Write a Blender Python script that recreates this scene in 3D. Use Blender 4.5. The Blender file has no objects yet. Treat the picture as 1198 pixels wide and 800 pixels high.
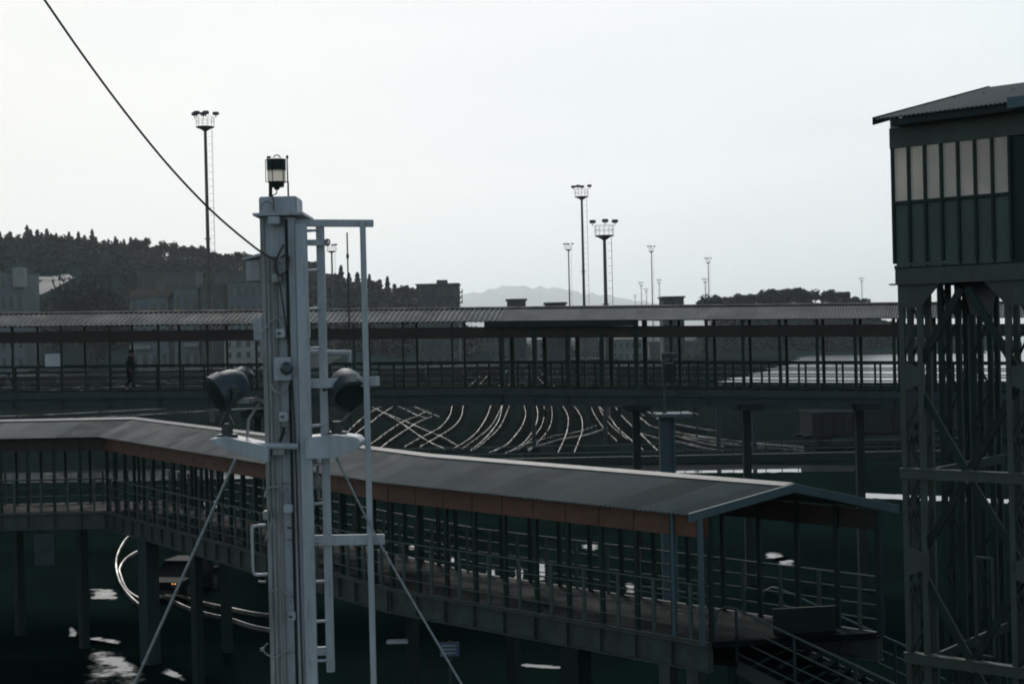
import bpy, bmesh, math, random
from mathutils import Vector, Matrix
R = random.Random(7)
C = bpy.context.scene.collection
sc = bpy.context.scene
PI = math.pi

# ------------------------------------------------------------------ camera model
F = 50.0 / 36.0 * 1198.0
CAMZ = 10.0
th = math.radians(1.35)
ptc = math.atan(6.0 / F)
c_r = Vector((math.cos(th), 0, -math.sin(th)))
c_f = Vector((0, math.cos(ptc), -math.sin(ptc)))
c_u = c_r.cross(c_f); c_u.normalize()
c_r = c_f.cross(c_u); c_r.normalize()

def ray(px, py):
    return c_f + c_r * ((px - 599) / F) + c_u * ((400 - py) / F)
def P(px, py, D):                       # point seen at photo pixel (px, py), D metres ahead
    d = ray(px, py)
    return Vector((0, 0, CAMZ)) + d * (D / d.y)
def G(px, py, z=0.0):                   # where that ray meets the height z
    d = ray(px, py)
    return Vector((0, 0, CAMZ)) + d * ((z - CAMZ) / d.z)
def pxof(p):
    v = Vector(p) - Vector((0, 0, CAMZ))
    k = v.dot(c_f)
    return 599 + F * v.dot(c_r) / k, 400 - F * v.dot(c_u) / k

# ------------------------------------------------------------------ materials
def mat(name, col, rough=0.6, metal=0.0, var=0.25, scale=3.0, bump=0.0, bscale=30.0, spec=0.5, stretch=(1, 1, 1), tint=False, detail=6, col2=None, rvar=0.0, rust=0.0):
    m = bpy.data.materials.new(name); m.use_nodes = True
    nt = m.node_tree; n = nt.nodes; l = nt.links
    b = n['Principled BSDF']
    b.inputs['Metallic'].default_value = metal
    b.inputs['Specular IOR Level'].default_value = spec
    tc = n.new('ShaderNodeTexCoord'); mp = n.new('ShaderNodeMapping')
    mp.inputs['Scale'].default_value = stretch
    l.new(tc.outputs['Object'], mp.inputs['Vector'])
    no = n.new('ShaderNodeTexNoise'); no.inputs['Scale'].default_value = scale; no.inputs['Detail'].default_value = detail
    no.inputs['Roughness'].default_value = 0.65
    l.new(mp.outputs['Vector'], no.inputs['Vector'])
    rp = n.new('ShaderNodeValToRGB')
    c1 = tuple(max(0, c * (1 - var)) for c in col) if col2 is None else col2
    c2 = tuple(min(1, c * (1 + var)) for c in col)
    rp.color_ramp.elements[0].position = 0.34; rp.color_ramp.elements[0].color = (*c1, 1)
    rp.color_ramp.elements[1].position = 0.66; rp.color_ramp.elements[1].color = (*c2, 1)
    l.new(no.outputs['Fac'], rp.inputs['Fac'])
    out = rp.outputs['Color']
    if rust:
        m3 = n.new('ShaderNodeMapping'); m3.inputs['Scale'].default_value = (9, 9, .9); l.new(tc.outputs['Object'], m3.inputs['Vector'])
        n3 = n.new('ShaderNodeTexNoise'); n3.inputs['Scale'].default_value = 2.3; n3.inputs['Detail'].default_value = 8; n3.inputs['Roughness'].default_value = .7
        l.new(m3.outputs['Vector'], n3.inputs['Vector'])
        r3 = n.new('ShaderNodeMapRange'); r3.inputs['From Min'].default_value = .56; r3.inputs['From Max'].default_value = .72; r3.inputs['To Max'].default_value = rust
        l.new(n3.outputs['Fac'], r3.inputs['Value'])
        x3 = n.new('ShaderNodeMix'); x3.data_type = 'RGBA'; x3.inputs['B'].default_value = (.11, .075, .05, 1)
        l.new(r3.outputs['Result'], x3.inputs['Factor']); l.new(out, x3.inputs['A']); out = x3.outputs['Result']
    if tint:
        at = n.new('ShaderNodeAttribute'); at.attribute_name = 'tint'
        mx = n.new('ShaderNodeMix'); mx.data_type = 'RGBA'; mx.blend_type = 'MULTIPLY'; mx.inputs['Factor'].default_value = 1
        l.new(out, mx.inputs['A']); l.new(at.outputs['Color'], mx.inputs['B']); out = mx.outputs['Result']
    l.new(out, b.inputs['Base Color'])
    if rvar:
        mr = n.new('ShaderNodeMapRange'); mr.inputs['From Min'].default_value = 0.3; mr.inputs['From Max'].default_value = 0.7
        mr.inputs['To Min'].default_value = max(0.02, rough - rvar); mr.inputs['To Max'].default_value = min(1, rough + rvar)
        l.new(no.outputs['Fac'], mr.inputs['Value']); l.new(mr.outputs['Result'], b.inputs['Roughness'])
    else:
        b.inputs['Roughness'].default_value = rough
    if bump:
        n2 = n.new('ShaderNodeTexNoise'); n2.inputs['Scale'].default_value = bscale; n2.inputs['Detail'].default_value = 4
        l.new(mp.outputs['Vector'], n2.inputs['Vector'])
        bp = n.new('ShaderNodeBump'); bp.inputs['Strength'].default_value = bump; bp.inputs['Distance'].default_value = 0.05
        l.new(n2.outputs['Fac'], bp.inputs['Height']); l.new(bp.outputs['Normal'], b.inputs['Normal'])
    return m

M = {}
M['white'] = mat('white_ship_paint', (0.385, 0.395, 0.43), 0.5, var=0.14, scale=6, stretch=(1, 1, .22), col2=(0.30, 0.31, 0.335), bump=.15, bscale=25, rust=.55, rvar=.15)
M['white_old'] = mat('grimy_white_paint', (0.28, 0.275, 0.28), 0.55, var=0.3, scale=9, stretch=(1, 1, .15), col2=(.15, .14, .125), rust=.7)
M['black'] = mat('black_paint', (0.008, 0.015, 0.013), 0.55, var=0.3, spec=.3)
M['dark_lamp'] = mat('dark_lamp_paint', (0.03, 0.042, 0.05), 0.4, var=0.3, scale=8)
M['lamp_back'] = mat('grey_lamp_back', (0.035, 0.055, 0.068), 0.6, var=0.3, scale=8)
M['cable'] = mat('rusty_wire', (0.055, 0.042, 0.035), 0.6, metal=0.3, var=0.4, scale=40)
M['wire'] = mat('galvanised_wire', (0.22, 0.23, 0.23), 0.5, metal=0.5, var=0.3, scale=30)
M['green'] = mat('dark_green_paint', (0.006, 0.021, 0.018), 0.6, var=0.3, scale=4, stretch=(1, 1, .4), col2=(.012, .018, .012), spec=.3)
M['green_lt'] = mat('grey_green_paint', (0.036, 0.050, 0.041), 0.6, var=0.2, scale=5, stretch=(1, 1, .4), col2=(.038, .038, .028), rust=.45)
M['green_panel'] = mat('green_panel_paint', (0.050, 0.074, 0.062), 0.55, var=0.2, scale=3, stretch=(1, 1, .3), rust=.45)
M['blue'] = mat('blue_grey_paint', (0.047, 0.084, 0.098), 0.55, var=0.18, scale=4, stretch=(1, 1, .3), rust=.45)
M['blue_dk'] = mat('slate_blue_paint', (0.010, 0.025, 0.031), 0.6, var=0.25, scale=4, stretch=(1, 1, .3))
M['girder'] = mat('girder_paint', (0.044, 0.056, 0.052), 0.6, var=0.25, scale=3, col2=(.030, .034, .028), rust=.45)
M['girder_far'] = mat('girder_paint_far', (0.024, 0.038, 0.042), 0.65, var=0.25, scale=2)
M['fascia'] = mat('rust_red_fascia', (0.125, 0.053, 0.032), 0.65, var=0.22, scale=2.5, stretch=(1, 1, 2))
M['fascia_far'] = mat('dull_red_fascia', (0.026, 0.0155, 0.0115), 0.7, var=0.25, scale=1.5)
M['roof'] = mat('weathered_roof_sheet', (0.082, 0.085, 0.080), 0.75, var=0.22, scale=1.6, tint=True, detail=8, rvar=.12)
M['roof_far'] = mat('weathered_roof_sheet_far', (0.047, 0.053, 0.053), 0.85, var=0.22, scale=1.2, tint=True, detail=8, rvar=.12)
M['ridge'] = mat('zinc_ridge_cap', (0.17, 0.155, 0.15), 0.6, metal=0.0, var=0.25, scale=3)
M['deck'] = mat('wet_walkway_deck', (0.0055, 0.0095, 0.009), 0.6, var=0.7, scale=.9, rvar=.3, spec=.02)
M['deck_dry'] = mat('dark_walkway_deck', (0.009, 0.014, 0.014), 0.95, var=0.3, scale=1.0, spec=0.0)
M['galv'] = mat('galvanised_rail', (0.055, 0.070, 0.064), 0.6, metal=0.1, var=0.25, scale=6)
M['asphalt'] = mat('damp_asphalt', (0.0040, 0.0102, 0.0094), 0.95, var=0.35, scale=.12, bump=.15, bscale=6, detail=9, spec=0.0)
M['ballast'] = mat('track_ballast', (0.007, 0.0125, 0.012), 0.98, var=0.5, scale=.25, bump=.6, bscale=9, detail=9, spec=0.0)
M['wet'] = mat('standing_rainwater', (0.05, 0.05, 0.052), 0.04, var=0.4, scale=.3, rvar=.03, spec=.7)
M['puddle'] = mat('drying_puddle', (0.0040, 0.0102, 0.0094), 0.9, var=0.35, scale=.12, detail=9, spec=0.0)
def _wet(m):
    nt = m.node_tree; n = nt.nodes; l = nt.links; b = n['Principled BSDF']
    at = n.new('ShaderNodeAttribute'); at.attribute_name = 'tint'
    tc = n.new('ShaderNodeTexCoord'); mp = n.new('ShaderNodeMapping'); mp.inputs['Scale'].default_value = (.8, .9, 1)
    no = n.new('ShaderNodeTexNoise'); no.inputs['Scale'].default_value = 1.7; no.inputs['Detail'].default_value = 9; no.inputs['Roughness'].default_value = .72
    l.new(tc.outputs['Object'], mp.inputs['Vector']); l.new(mp.outputs['Vector'], no.inputs['Vector'])
    ad = n.new('ShaderNodeMath'); ad.operation = 'ADD'; l.new(at.outputs['Fac'], ad.inputs[0]); l.new(no.outputs['Fac'], ad.inputs[1])
    r = n.new('ShaderNodeMapRange'); r.inputs['From Min'].default_value = .90; r.inputs['From Max'].default_value = 1.10; l.new(ad.outputs[0], r.inputs['Value'])
    r2 = n.new('ShaderNodeMapRange'); r2.inputs['To Min'].default_value = .75; r2.inputs['To Max'].default_value = .05; l.new(r.outputs[0], r2.inputs['Value']); l.new(r2.outputs[0], b.inputs['Roughness'])
    r3 = n.new('ShaderNodeMapRange'); r3.inputs['To Max'].default_value = .65; l.new(r.outputs[0], r3.inputs['Value']); l.new(r3.outputs[0], b.inputs['Specular IOR Level'])
_wet(M['puddle'])
M['rail'] = mat('polished_rail', (0.50, 0.48, 0.46), 0.3, metal=0.9, var=0.3, scale=.22, rvar=.14, col2=(.10, .085, .075))
M['sleeper'] = mat('old_sleepers', (0.011, 0.0155, 0.0145), 0.95, var=0.4, scale=3, spec=0.0)
M['water'] = mat('sea_water', (0.05, 0.07, 0.08), 0.20, var=0.1, scale=.01, bump=1.0, bscale=.22, stretch=(.12, 1, 1), spec=1.0)
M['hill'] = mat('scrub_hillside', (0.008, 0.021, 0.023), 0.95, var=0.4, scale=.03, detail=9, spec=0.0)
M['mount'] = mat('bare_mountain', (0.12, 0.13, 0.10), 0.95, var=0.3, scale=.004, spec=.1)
M['leaf_con'] = mat('conifer_needles', (0.008, 0.023, 0.025), 0.85, var=0.45, scale=.9, spec=.15)
M['leaf_br'] = mat('broadleaf_foliage', (0.009, 0.024, 0.026), 0.85, var=0.45, scale=.6, spec=.15)
M['bark'] = mat('bark', (0.06, 0.045, 0.033), 0.9, var=0.3)
M['stucco'] = mat('grey_stucco', (0.11, 0.14, 0.15), 0.85, var=0.15, scale=.3)
M['stucco_lt'] = mat('pale_stucco', (0.26, 0.255, 0.245), 0.85, var=0.15, scale=.3)
M['stucco_dk'] = mat('brown_stucco', (0.055, 0.07, 0.073), 0.85, var=0.2, scale=.3)
M['tile'] = mat('clay_roof', (0.045, 0.04, 0.037), 0.9, var=0.25, scale=.8, spec=0.0)
M['glass_dk'] = mat('dark_window_glass', (0.02, 0.028, 0.03), 0.2, var=0.1)
M['pole'] = mat('mast_grey_brown', (0.10, 0.085, 0.075), 0.6, metal=.2, var=0.2, scale=1)
M['flood'] = mat('floodlight_housing', (0.05, 0.06, 0.06), 0.5, var=0.2)
M['road'] = mat('pale_wet_road', (0.10, 0.10, 0.10), 0.7, var=0.15, scale=.1)
M['wagon'] = mat('wagon_brown', (0.012, 0.015, 0.016), 0.8, var=0.3, scale=.8)
M['wagon_roof'] = mat('wagon_roof_grey', (0.085, 0.088, 0.088), 0.95, var=0.25, scale=.6, spec=0.0)
M['tyre'] = mat('tyre_rubber', (0.015, 0.015, 0.015), 0.9, var=.2)
M['car_dark'] = mat('car_paint_dark', (0.005, 0.009, 0.010), 0.6, var=.05, spec=.03)
M['car_pale'] = mat('car_paint_pale', (0.018, 0.024, 0.026), 0.6, var=.05, spec=.1)
M['chrome'] = mat('car_trim', (0.05, 0.05, 0.05), 0.4, metal=.8, var=.1)
M['cloth'] = mat('dark_coat', (0.018, 0.019, 0.022), 0.9, var=.2)
M['skin'] = mat('skin', (0.30, 0.19, 0.14), 0.6, var=.08)
M['hair'] = mat('dark_hair', (0.015, 0.012, 0.010), 0.6, var=.2)
M['hull'] = mat('ship_deck_paint', (0.10, 0.14, 0.12), 0.6, var=.2, scale=1)
M['concrete'] = mat('old_concrete', (0.16, 0.155, 0.15), 0.85, var=.25, scale=.8)
M['sign_blue'] = mat('sign_enamel_blue', (0.10, 0.15, 0.24), 0.45, var=.1)
M['sign_white'] = mat('sign_enamel_white', (0.50, 0.50, 0.50), 0.5, var=.1)

def emissive(name, col, s):
    m = bpy.data.materials.new(name); m.use_nodes = True
    b = m.node_tree.nodes['Principled BSDF']
    b.inputs['Base Color'].default_value = (*col, 1)
    b.inputs['Emission Color'].default_value = (*col, 1); b.inputs['Emission Strength'].default_value = s
    return m
M['amber'] = emissive('lit_amber_lens', (1.0, 0.42, 0.10), .9)

def glassy(name, col, trans, rough, transl=0.0):
    m = bpy.data.materials.new(name); m.use_nodes = True
    nt = m.node_tree; n = nt.nodes; l = nt.links; n.clear()
    o = n.new('ShaderNodeOutputMaterial')
    b = n.new('ShaderNodeBsdfPrincipled'); b.inputs['Base Color'].default_value = (*col, 1)
    b.inputs['Roughness'].default_value = rough; b.inputs['Transmission Weight'].default_value = trans
    b.inputs['IOR'].default_value = 1.45
    if transl:
        t = n.new('ShaderNodeBsdfTranslucent')
        tc = n.new('ShaderNodeTexCoord'); no = n.new('ShaderNodeTexNoise'); no.inputs['Scale'].default_value = 60; no.inputs['Detail'].default_value = 3
        rp = n.new('ShaderNodeValToRGB'); rp.color_ramp.elements[0].color = (*[c * .84 for c in col], 1); rp.color_ramp.elements[1].color = (*col, 1)
        rp.color_ramp.elements[0].position = .35; rp.color_ramp.elements[1].position = .65
        l.new(tc.outputs['Object'], no.inputs['Vector']); l.new(no.outputs['Fac'], rp.inputs['Fac']); l.new(rp.outputs['Color'], t.inputs['Color'])
        mx = n.new('ShaderNodeMixShader'); mx.inputs[0].default_value = transl
        l.new(b.outputs[0], mx.inputs[1]); l.new(t.outputs[0], mx.inputs[2]); l.new(mx.outputs[0], o.inputs[0])
    else:
        l.new(b.outputs[0], o.inputs[0])
    return m
M['frost'] = glassy('frosted_wired_glass', (0.86, 0.82, 0.76), 0.0, 0.5, transl=.98)
M['lens'] = glassy('ribbed_lantern_glass', (0.85, 0.80, 0.72), 0.75, 0.25, transl=.35)

# ------------------------------------------------------------------ mesh builder
class MB:
    def __init__(s): s.v = []; s.f = []; s.t = []
    def add(s, vs, fs, tint=1.0):
        o = len(s.v); s.v += [Vector(v) for v in vs]
        for f in fs: s.f.append(tuple(i + o for i in f)); s.t.append(tint)
        return s
    def obox(s, c, ax, ay, az):           # half-axis vectors
        c = Vector(c); vs = []
        for i in (-1, 1):
            for j in (-1, 1):
                for k in (-1, 1): vs.append(c + ax * i + ay * j + az * k)
        return s.add(vs, [(0, 1, 3, 2), (4, 6, 7, 5), (0, 4, 5, 1), (2, 3, 7, 6), (0, 2, 6, 4), (1, 5, 7, 3)])
    def box(s, c, sx, sy, sz):
        return s.obox(c, Vector((sx / 2, 0, 0)), Vector((0, sy / 2, 0)), Vector((0, 0, sz / 2)))
    def span(s, x0, x1, y0, y1, z0, z1):
        return s.box(((x0 + x1) / 2, (y0 + y1) / 2, (z0 + z1) / 2), x1 - x0, y1 - y0, z1 - z0)
    def beam(s, a, b, w, h, up=Vector((0, 0, 1))):     # w across, h along up
        a = Vector(a); b = Vector(b); d = b - a; L = d.length
        if L < 1e-6: return s
        d /= L
        if abs(d.dot(up)) > .98: up = Vector((0, 1, 0)) if abs(d.y) < .9 else Vector((1, 0, 0))
        sd = d.cross(up); sd.normalize(); u = sd.cross(d)
        return s.obox((a + b) / 2, d * L / 2, sd * w / 2, u * h / 2)
    def post(s, p, z0, z1, wx, wy, ex=Vector((1, 0, 0)), ey=Vector((0, 1, 0))):
        return s.obox((p[0], p[1], (z0 + z1) / 2), ex * wx / 2, ey * wy / 2, Vector((0, 0, (z1 - z0) / 2)))
    def tube(s, pts, r, n=8, caps=True, r2=None):
        pts = [Vector(p) for p in pts]; m = len(pts); rings = []
        prev = None
        for i in range(m):
            d = (pts[min(i + 1, m - 1)] - pts[max(i - 1, 0)]).normalized()
            if prev is None:
                a = d.cross(Vector((0, 0, 1)))
                if a.length < .05: a = d.cross(Vector((1, 0, 0)))
            else:
                a = prev - d * prev.dot(d)
            a.normalize(); prev = a; b = d.cross(a)
            rr = r if r2 is None else r + (r2 - r) * i / (m - 1)
            rings.append([pts[i] + (a * math.cos(2 * PI * k / n) + b * math.sin(2 * PI * k / n)) * rr for k in range(n)])
        vs = [v for q in rings for v in q]; fs = []
        for i in range(m - 1):
            for k in range(n):
                k2 = (k + 1) % n
                fs.append((i * n + k, i * n + k2, (i + 1) * n + k2, (i + 1) * n + k))
        if caps: fs += [tuple(range(n - 1, -1, -1)), tuple((m - 1) * n + k for k in range(n))]
        return s.add(vs, fs)
    def lathe(s, o, d, prof, n=20):       # prof = [(along, radius)]
        o = Vector(o); d = Vector(d).normalized()
        a = d.cross(Vector((0, 0, 1)))
        if a.length < .05: a = Vector((1, 0, 0))
        a.normalize(); b = d.cross(a); vs = []; fs = []
        for t, r in prof:
            vs += [o + d * t + (a * math.cos(2 * PI * k / n) + b * math.sin(2 * PI * k / n)) * max(r, 1e-4) for k in range(n)]
        for i in range(len(prof) - 1):
            for k in range(n):
                k2 = (k + 1) % n
                fs.append((i * n + k, i * n + k2, (i + 1) * n + k2, (i + 1) * n + k))
        fs += [tuple(range(n - 1, -1, -1)), tuple((len(prof) - 1) * n + k for k in range(n))]
        return s.add(vs, fs)
    def prism(s, poly, off):              # polygon of 3-D points extruded by vector
        n = len(poly); off = Vector(off)
        vs = [Vector(p) for p in poly] + [Vector(p) + off for p in poly]
        fs = [tuple(range(n - 1, -1, -1)), tuple(range(n, 2 * n))]
        for i in range(n): fs.append((i, (i + 1) % n, n + (i + 1) % n, n + i))
        return s.add(vs, fs)
    def quad(s, a, b, c, d, tint=1.0): return s.add([a, b, c, d], [(0, 1, 2, 3)], tint)
    def build(s, name, m, parent=None, smooth=False, tint=False, bevel=0.0, world=True, fix=True):
        me = bpy.data.meshes.new(name)
        off = Vector((0, 0, 0))
        if parent is not None and world:
            p = parent
            while p is not None: off += p.location; p = p.parent
        me.from_pydata([v - off for v in s.v], [], s.f)
        if fix:
            bm = bmesh.new(); bm.from_mesh(me)
            if not tint: bmesh.ops.recalc_face_normals(bm, faces=bm.faces)
            if bevel:
                bmesh.ops.bevel(bm, geom=[e for e in bm.edges if len(e.link_faces) == 2 and e.calc_face_angle(0) > .5], offset=bevel, segments=2, affect='EDGES', clamp_overlap=True)
            bm.to_mesh(me); bm.free()
        if tint:
            at = me.color_attributes.new('tint', 'FLOAT_COLOR', 'CORNER')
            i = 0
            for p in me.polygons:
                for _ in p.loop_indices:
                    t = s.t[p.index]; at.data[i].color = (t, t, t, 1); i += 1
        if smooth:
            for p in me.polygons: p.use_smooth = True
            me.set_sharp_from_angle(angle=math.radians(38))
        me.materials.append(M[m] if isinstance(m, str) else m)
        o = bpy.data.objects.new(name, me); C.objects.link(o)
        if parent is not None: o.parent = parent
        return o

def tag(o, label, cat, group=None, kind=None):
    if label: o['label'] = label
    if cat: o['category'] = cat
    if group: o['group'] = group
    if kind: o['kind'] = kind
    return o
def thing(name, label, cat, loc=(0, 0, 0), group=None, rz=0.0):
    o = bpy.data.objects.new(name, None); C.objects.link(o)
    o.location = loc; o.rotation_euler = (0, 0, rz); o.empty_display_size = .3
    return tag(o, label, cat, group)
def dup(root, loc, rz=0.0, scale=1.0, label=None, group=None):
    r = root.copy(); C.objects.link(r)
    r.location = loc; r.rotation_euler = (0, 0, rz); r.scale = (scale,) * 3 if not isinstance(scale, tuple) else scale
    if label: r['label'] = label
    if group: r['group'] = group
    for ch in list(root.children):
        c = ch.copy(); C.objects.link(c); c.parent = r
        for g in list(ch.children):
            d = g.copy(); C.objects.link(d); d.parent = c
    return r
def lerp(a, b, t): return a + (b - a) * t
def table(tb, x):
    if x <= tb[0][0]: return tb[0][1]
    for (a, va), (b, vb) in zip(tb, tb[1:]):
        if x <= b: 
            t = (x - a) / (b - a); t = t * t * (3 - 2 * t) * .5 + t * .5
            return va + (vb - va) * t
    return tb[-1][1]
def smooth(t):
    t = max(0, min(1, t)); return t * t * (3 - 2 * t)
def spline(pts, k=6):
    out = []; n = len(pts)
    for i in range(n - 1):
        p0 = pts[max(i - 1, 0)]; p1 = pts[i]; p2 = pts[i + 1]; p3 = pts[min(i + 2, n - 1)]
        for j in range(k):
            t = j / k
            out.append(0.5 * ((2 * p1) + (p2 - p0) * t + (2 * p0 - 5 * p1 + 4 * p2 - p3) * t * t + (3 * p1 - p0 - 3 * p2 + p3) * t ** 3))
    out.append(pts[-1].copy()); return out
def poly_sheet(name, pts, z, m, kind='structure'):
    b = MB(); b.add([(p[0], p[1], z) for p in pts], [tuple(range(len(pts)))])
    o = b.build(name, m, fix=False); o['kind'] = kind
    if o.data.polygons[0].normal.z < 0: o.data.flip_normals()
    return o

# ------------------------------------------------------------------ camera, world, sun
cd = bpy.data.cameras.new('camera'); cam = bpy.data.objects.new('camera', cd); C.objects.link(cam)
cd.lens = 50; cd.sensor_width = 36; cd.sensor_fit = 'HORIZONTAL'; cd.clip_start = .1; cd.clip_end = 40000
mw = Matrix(((c_r.x, c_u.x, -c_f.x, 0), (c_r.y, c_u.y, -c_f.y, 0), (c_r.z, c_u.z, -c_f.z, CAMZ), (0, 0, 0, 1)))
cam.matrix_world = mw; sc.camera = cam

SUN_EL = math.radians(40); SUN_AZ = math.radians(-10)     # azimuth from +Y towards +X
w = bpy.data.worlds.new('World'); sc.world = w; w.use_nodes = True
nt = w.node_tree; n = nt.nodes; l = nt.links
bg = n['Background']
sky = n.new('ShaderNodeTexSky'); sky.sky_type = 'NISHITA'; sky.sun_disc = False
sky.sun_elevation = SUN_EL; sky.sun_rotation = SUN_AZ
sky.air_density = 1.0; sky.dust_density = 1.5; sky.ozone_density = 1.0; sky.altitude = 0
hs = n.new('ShaderNodeHueSaturation'); hs.inputs['Saturation'].default_value = 0.6; hs.inputs['Value'].default_value = 1.36
l.new(sky.outputs[0], hs.inputs['Color'])
veil = n.new('ShaderNodeMix'); veil.data_type = 'RGBA'; veil.blend_type = 'DARKEN'; veil.inputs['Factor'].default_value = 1.0   # thin overcast: the glare around the sun evens out
veil.inputs['B'].default_value = (9.35, 9.3, 9.1, 1)
tn = n.new('ShaderNodeMix'); tn.data_type = 'RGBA'; tn.blend_type = 'MULTIPLY'; tn.inputs['Factor'].default_value = 1.0
tn.inputs['B'].default_value = (.90, 1.0, .97, 1)
gx = n.new('ShaderNodeTexCoord'); sx = n.new('ShaderNodeSeparateXYZ'); l.new(gx.outputs['Generated'], sx.inputs[0])
gr = n.new('ShaderNodeMapRange'); gr.inputs['From Min'].default_value = -.34; gr.inputs['From Max'].default_value = .22; l.new(sx.outputs['X'], gr.inputs['Value'])
gm = n.new('ShaderNodeMix'); gm.data_type = 'RGBA'; gm.inputs['A'].default_value = (9.95, 9.75, 9.4, 1); gm.inputs['B'].default_value = (9.3, 9.5, 9.65, 1)
l.new(gr.outputs['Result'], gm.inputs['Factor']); l.new(gm.outputs['Result'], veil.inputs['B'])
l.new(hs.outputs[0], tn.inputs['A']); l.new(tn.outputs['Result'], veil.inputs['A'])
tcw = n.new('ShaderNodeTexCoord'); mpw = n.new('ShaderNodeMapping'); mpw.inputs['Scale'].default_value = (1.2, 1.2, 7)
cl = n.new('ShaderNodeTexNoise'); cl.inputs['Scale'].default_value = 2.2; cl.inputs['Detail'].default_value = 5
rw = n.new('ShaderNodeValToRGB'); rw.color_ramp.elements[0].position = .32; rw.color_ramp.elements[0].color = (.93, .945, .96, 1); rw.color_ramp.elements[1].position = .62
mw_ = n.new('ShaderNodeMix'); mw_.data_type = 'RGBA'; mw_.blend_type = 'MULTIPLY'; mw_.inputs['Factor'].default_value = 1.0
l.new(tcw.outputs['Generated'], mpw.inputs['Vector']); l.new(mpw.outputs['Vector'], cl.inputs['Vector']); l.new(cl.outputs['Fac'], rw.inputs['Fac'])
l.new(veil.outputs['Result'], mw_.inputs['A']); l.new(rw.outputs['Color'], mw_.inputs['B']); l.new(mw_.outputs['Result'], bg.inputs['Color'])
bg.inputs['Strength'].default_value = 0.103
sd = bpy.data.lights.new('sun', 'SUN'); so = bpy.data.objects.new('sun', sd); C.objects.link(so)
sd.energy = 2.2; sd.angle = math.radians(12); sd.color = (1, .97, .92)
sdir = Vector((math.sin(SUN_AZ) * math.cos(SUN_EL), math.cos(SUN_AZ) * math.cos(SUN_EL), math.sin(SUN_EL)))
so.rotation_euler = (-sdir).to_track_quat('-Z', 'Y').to_euler()
so.location = (0, 0, 60)
vs = sc.view_settings; vs.view_transform = 'Standard'; vs.look = 'None'; vs.gamma = 1; vs.exposure = -0.06
vs.use_curve_mapping = False
cy = sc.cycles
cy.use_denoising = True; cy.max_bounces = 12; cy.diffuse_bounces = 3; cy.glossy_bounces = 3; cy.transmission_bounces = 5; cy.volume_bounces = 8
cy.filter_width = 1.9
cy.caustics_reflective = False; cy.caustics_refractive = False
cy.sample_clamp_indirect = 4

HAZE = True
if HAZE:
    b = MB(); b.span(-20000, 20000, -400, 20600, -1.5, 700)
    hz = b.build('haze', 'black'); hz['kind'] = 'stuff'
    hm = bpy.data.materials.new('thin_haze'); hm.use_nodes = True
    nn = hm.node_tree.nodes; nn.remove(nn['Principled BSDF'])
    pv = nn.new('ShaderNodeVolumePrincipled'); pv.inputs['Color'].default_value = (.94, .99, 1.0, 1)
    pv.inputs['Density'].default_value = 0.000075; pv.inputs['Anisotropy'].default_value = .64
    hm.node_tree.links.new(pv.outputs[0], nn['Material Output'].inputs['Volume'])
    hz.data.materials.clear(); hz.data.materials.append(hm)

# ------------------------------------------------------------------ terrain
LEFT = [(-500, 66), (-100, 62), (0, 56), (60, 57), (120, 54), (200, 47), (300, 42), (400, 34), (470, 27), (520, 18), (580, 6), (640, 0)]
HEAD = [(800, 0), (835, 12), (880, 18), (950, 20), (1005, 17), (1040, 12), (1110, 8), (1150, 5), (1195, 0)]
def terrain(x, y):
    if y < 100: return 0.0
    px = 599 + F * x / y
    z = 0.0
    if px < 700:
        z = table(LEFT, px) * smooth((y - 385) / 260) * (1 - smooth((y - 720) / 300))
        z += 1.2 * math.sin(x * .05) * math.sin(y * .043 + 1) * smooth((y - 420) / 80) * smooth((620 - px) / 60)
    elif px > 790:
        z = table(HEAD, px) * smooth((y - 555) / 60) * (1 - smooth((y - 760) / 200))
    return max(z, 0.0)
def hit(px, py, d0=250.0, d1=1000.0):
    d = ray(px, py)
    y = d0
    while y < d1:
        p = Vector((0, 0, CAMZ)) + d * (y / d.y)
        if p.z <= terrain(p.x, p.y): return p
        y += 2.0
    return None

b = MB(); b.add([(-19500, -300, 0), (19500, -300, 0), (19500, 20000, 0), (-19500, 20000, 0)], [(0, 1, 2, 3)])
g = b.build('ground', 'asphalt', fix=False); g['kind'] = 'structure'
def hill_mesh(name, px0, px1, y0, y1, nx, ny, m):
    b = MB(); vs = []
    for j in range(ny + 1):
        y = lerp(y0, y1, j / ny)
        for i in range(nx + 1):
            px = lerp(px0, px1, i / nx); x = (px - 599) / F * y
            vs.append((x, y, terrain(x, y) + .002 - (0.3 if terrain(x, y) <= 0.001 else 0)))
    fs = []
    for j in range(ny):
        for i in range(nx):
            a = j * (nx + 1) + i; fs.append((a, a + 1, a + nx + 2, a + nx + 1))
    b.add(vs, fs); o = b.build(name, m, smooth=True, fix=False); o['kind'] = 'structure'; return o
hill_mesh('hill', -500, 660, 386, 1010, 70, 60, 'hill')
hill_mesh('headland', 795, 1200, 556, 950, 40, 40, 'hill')
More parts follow.
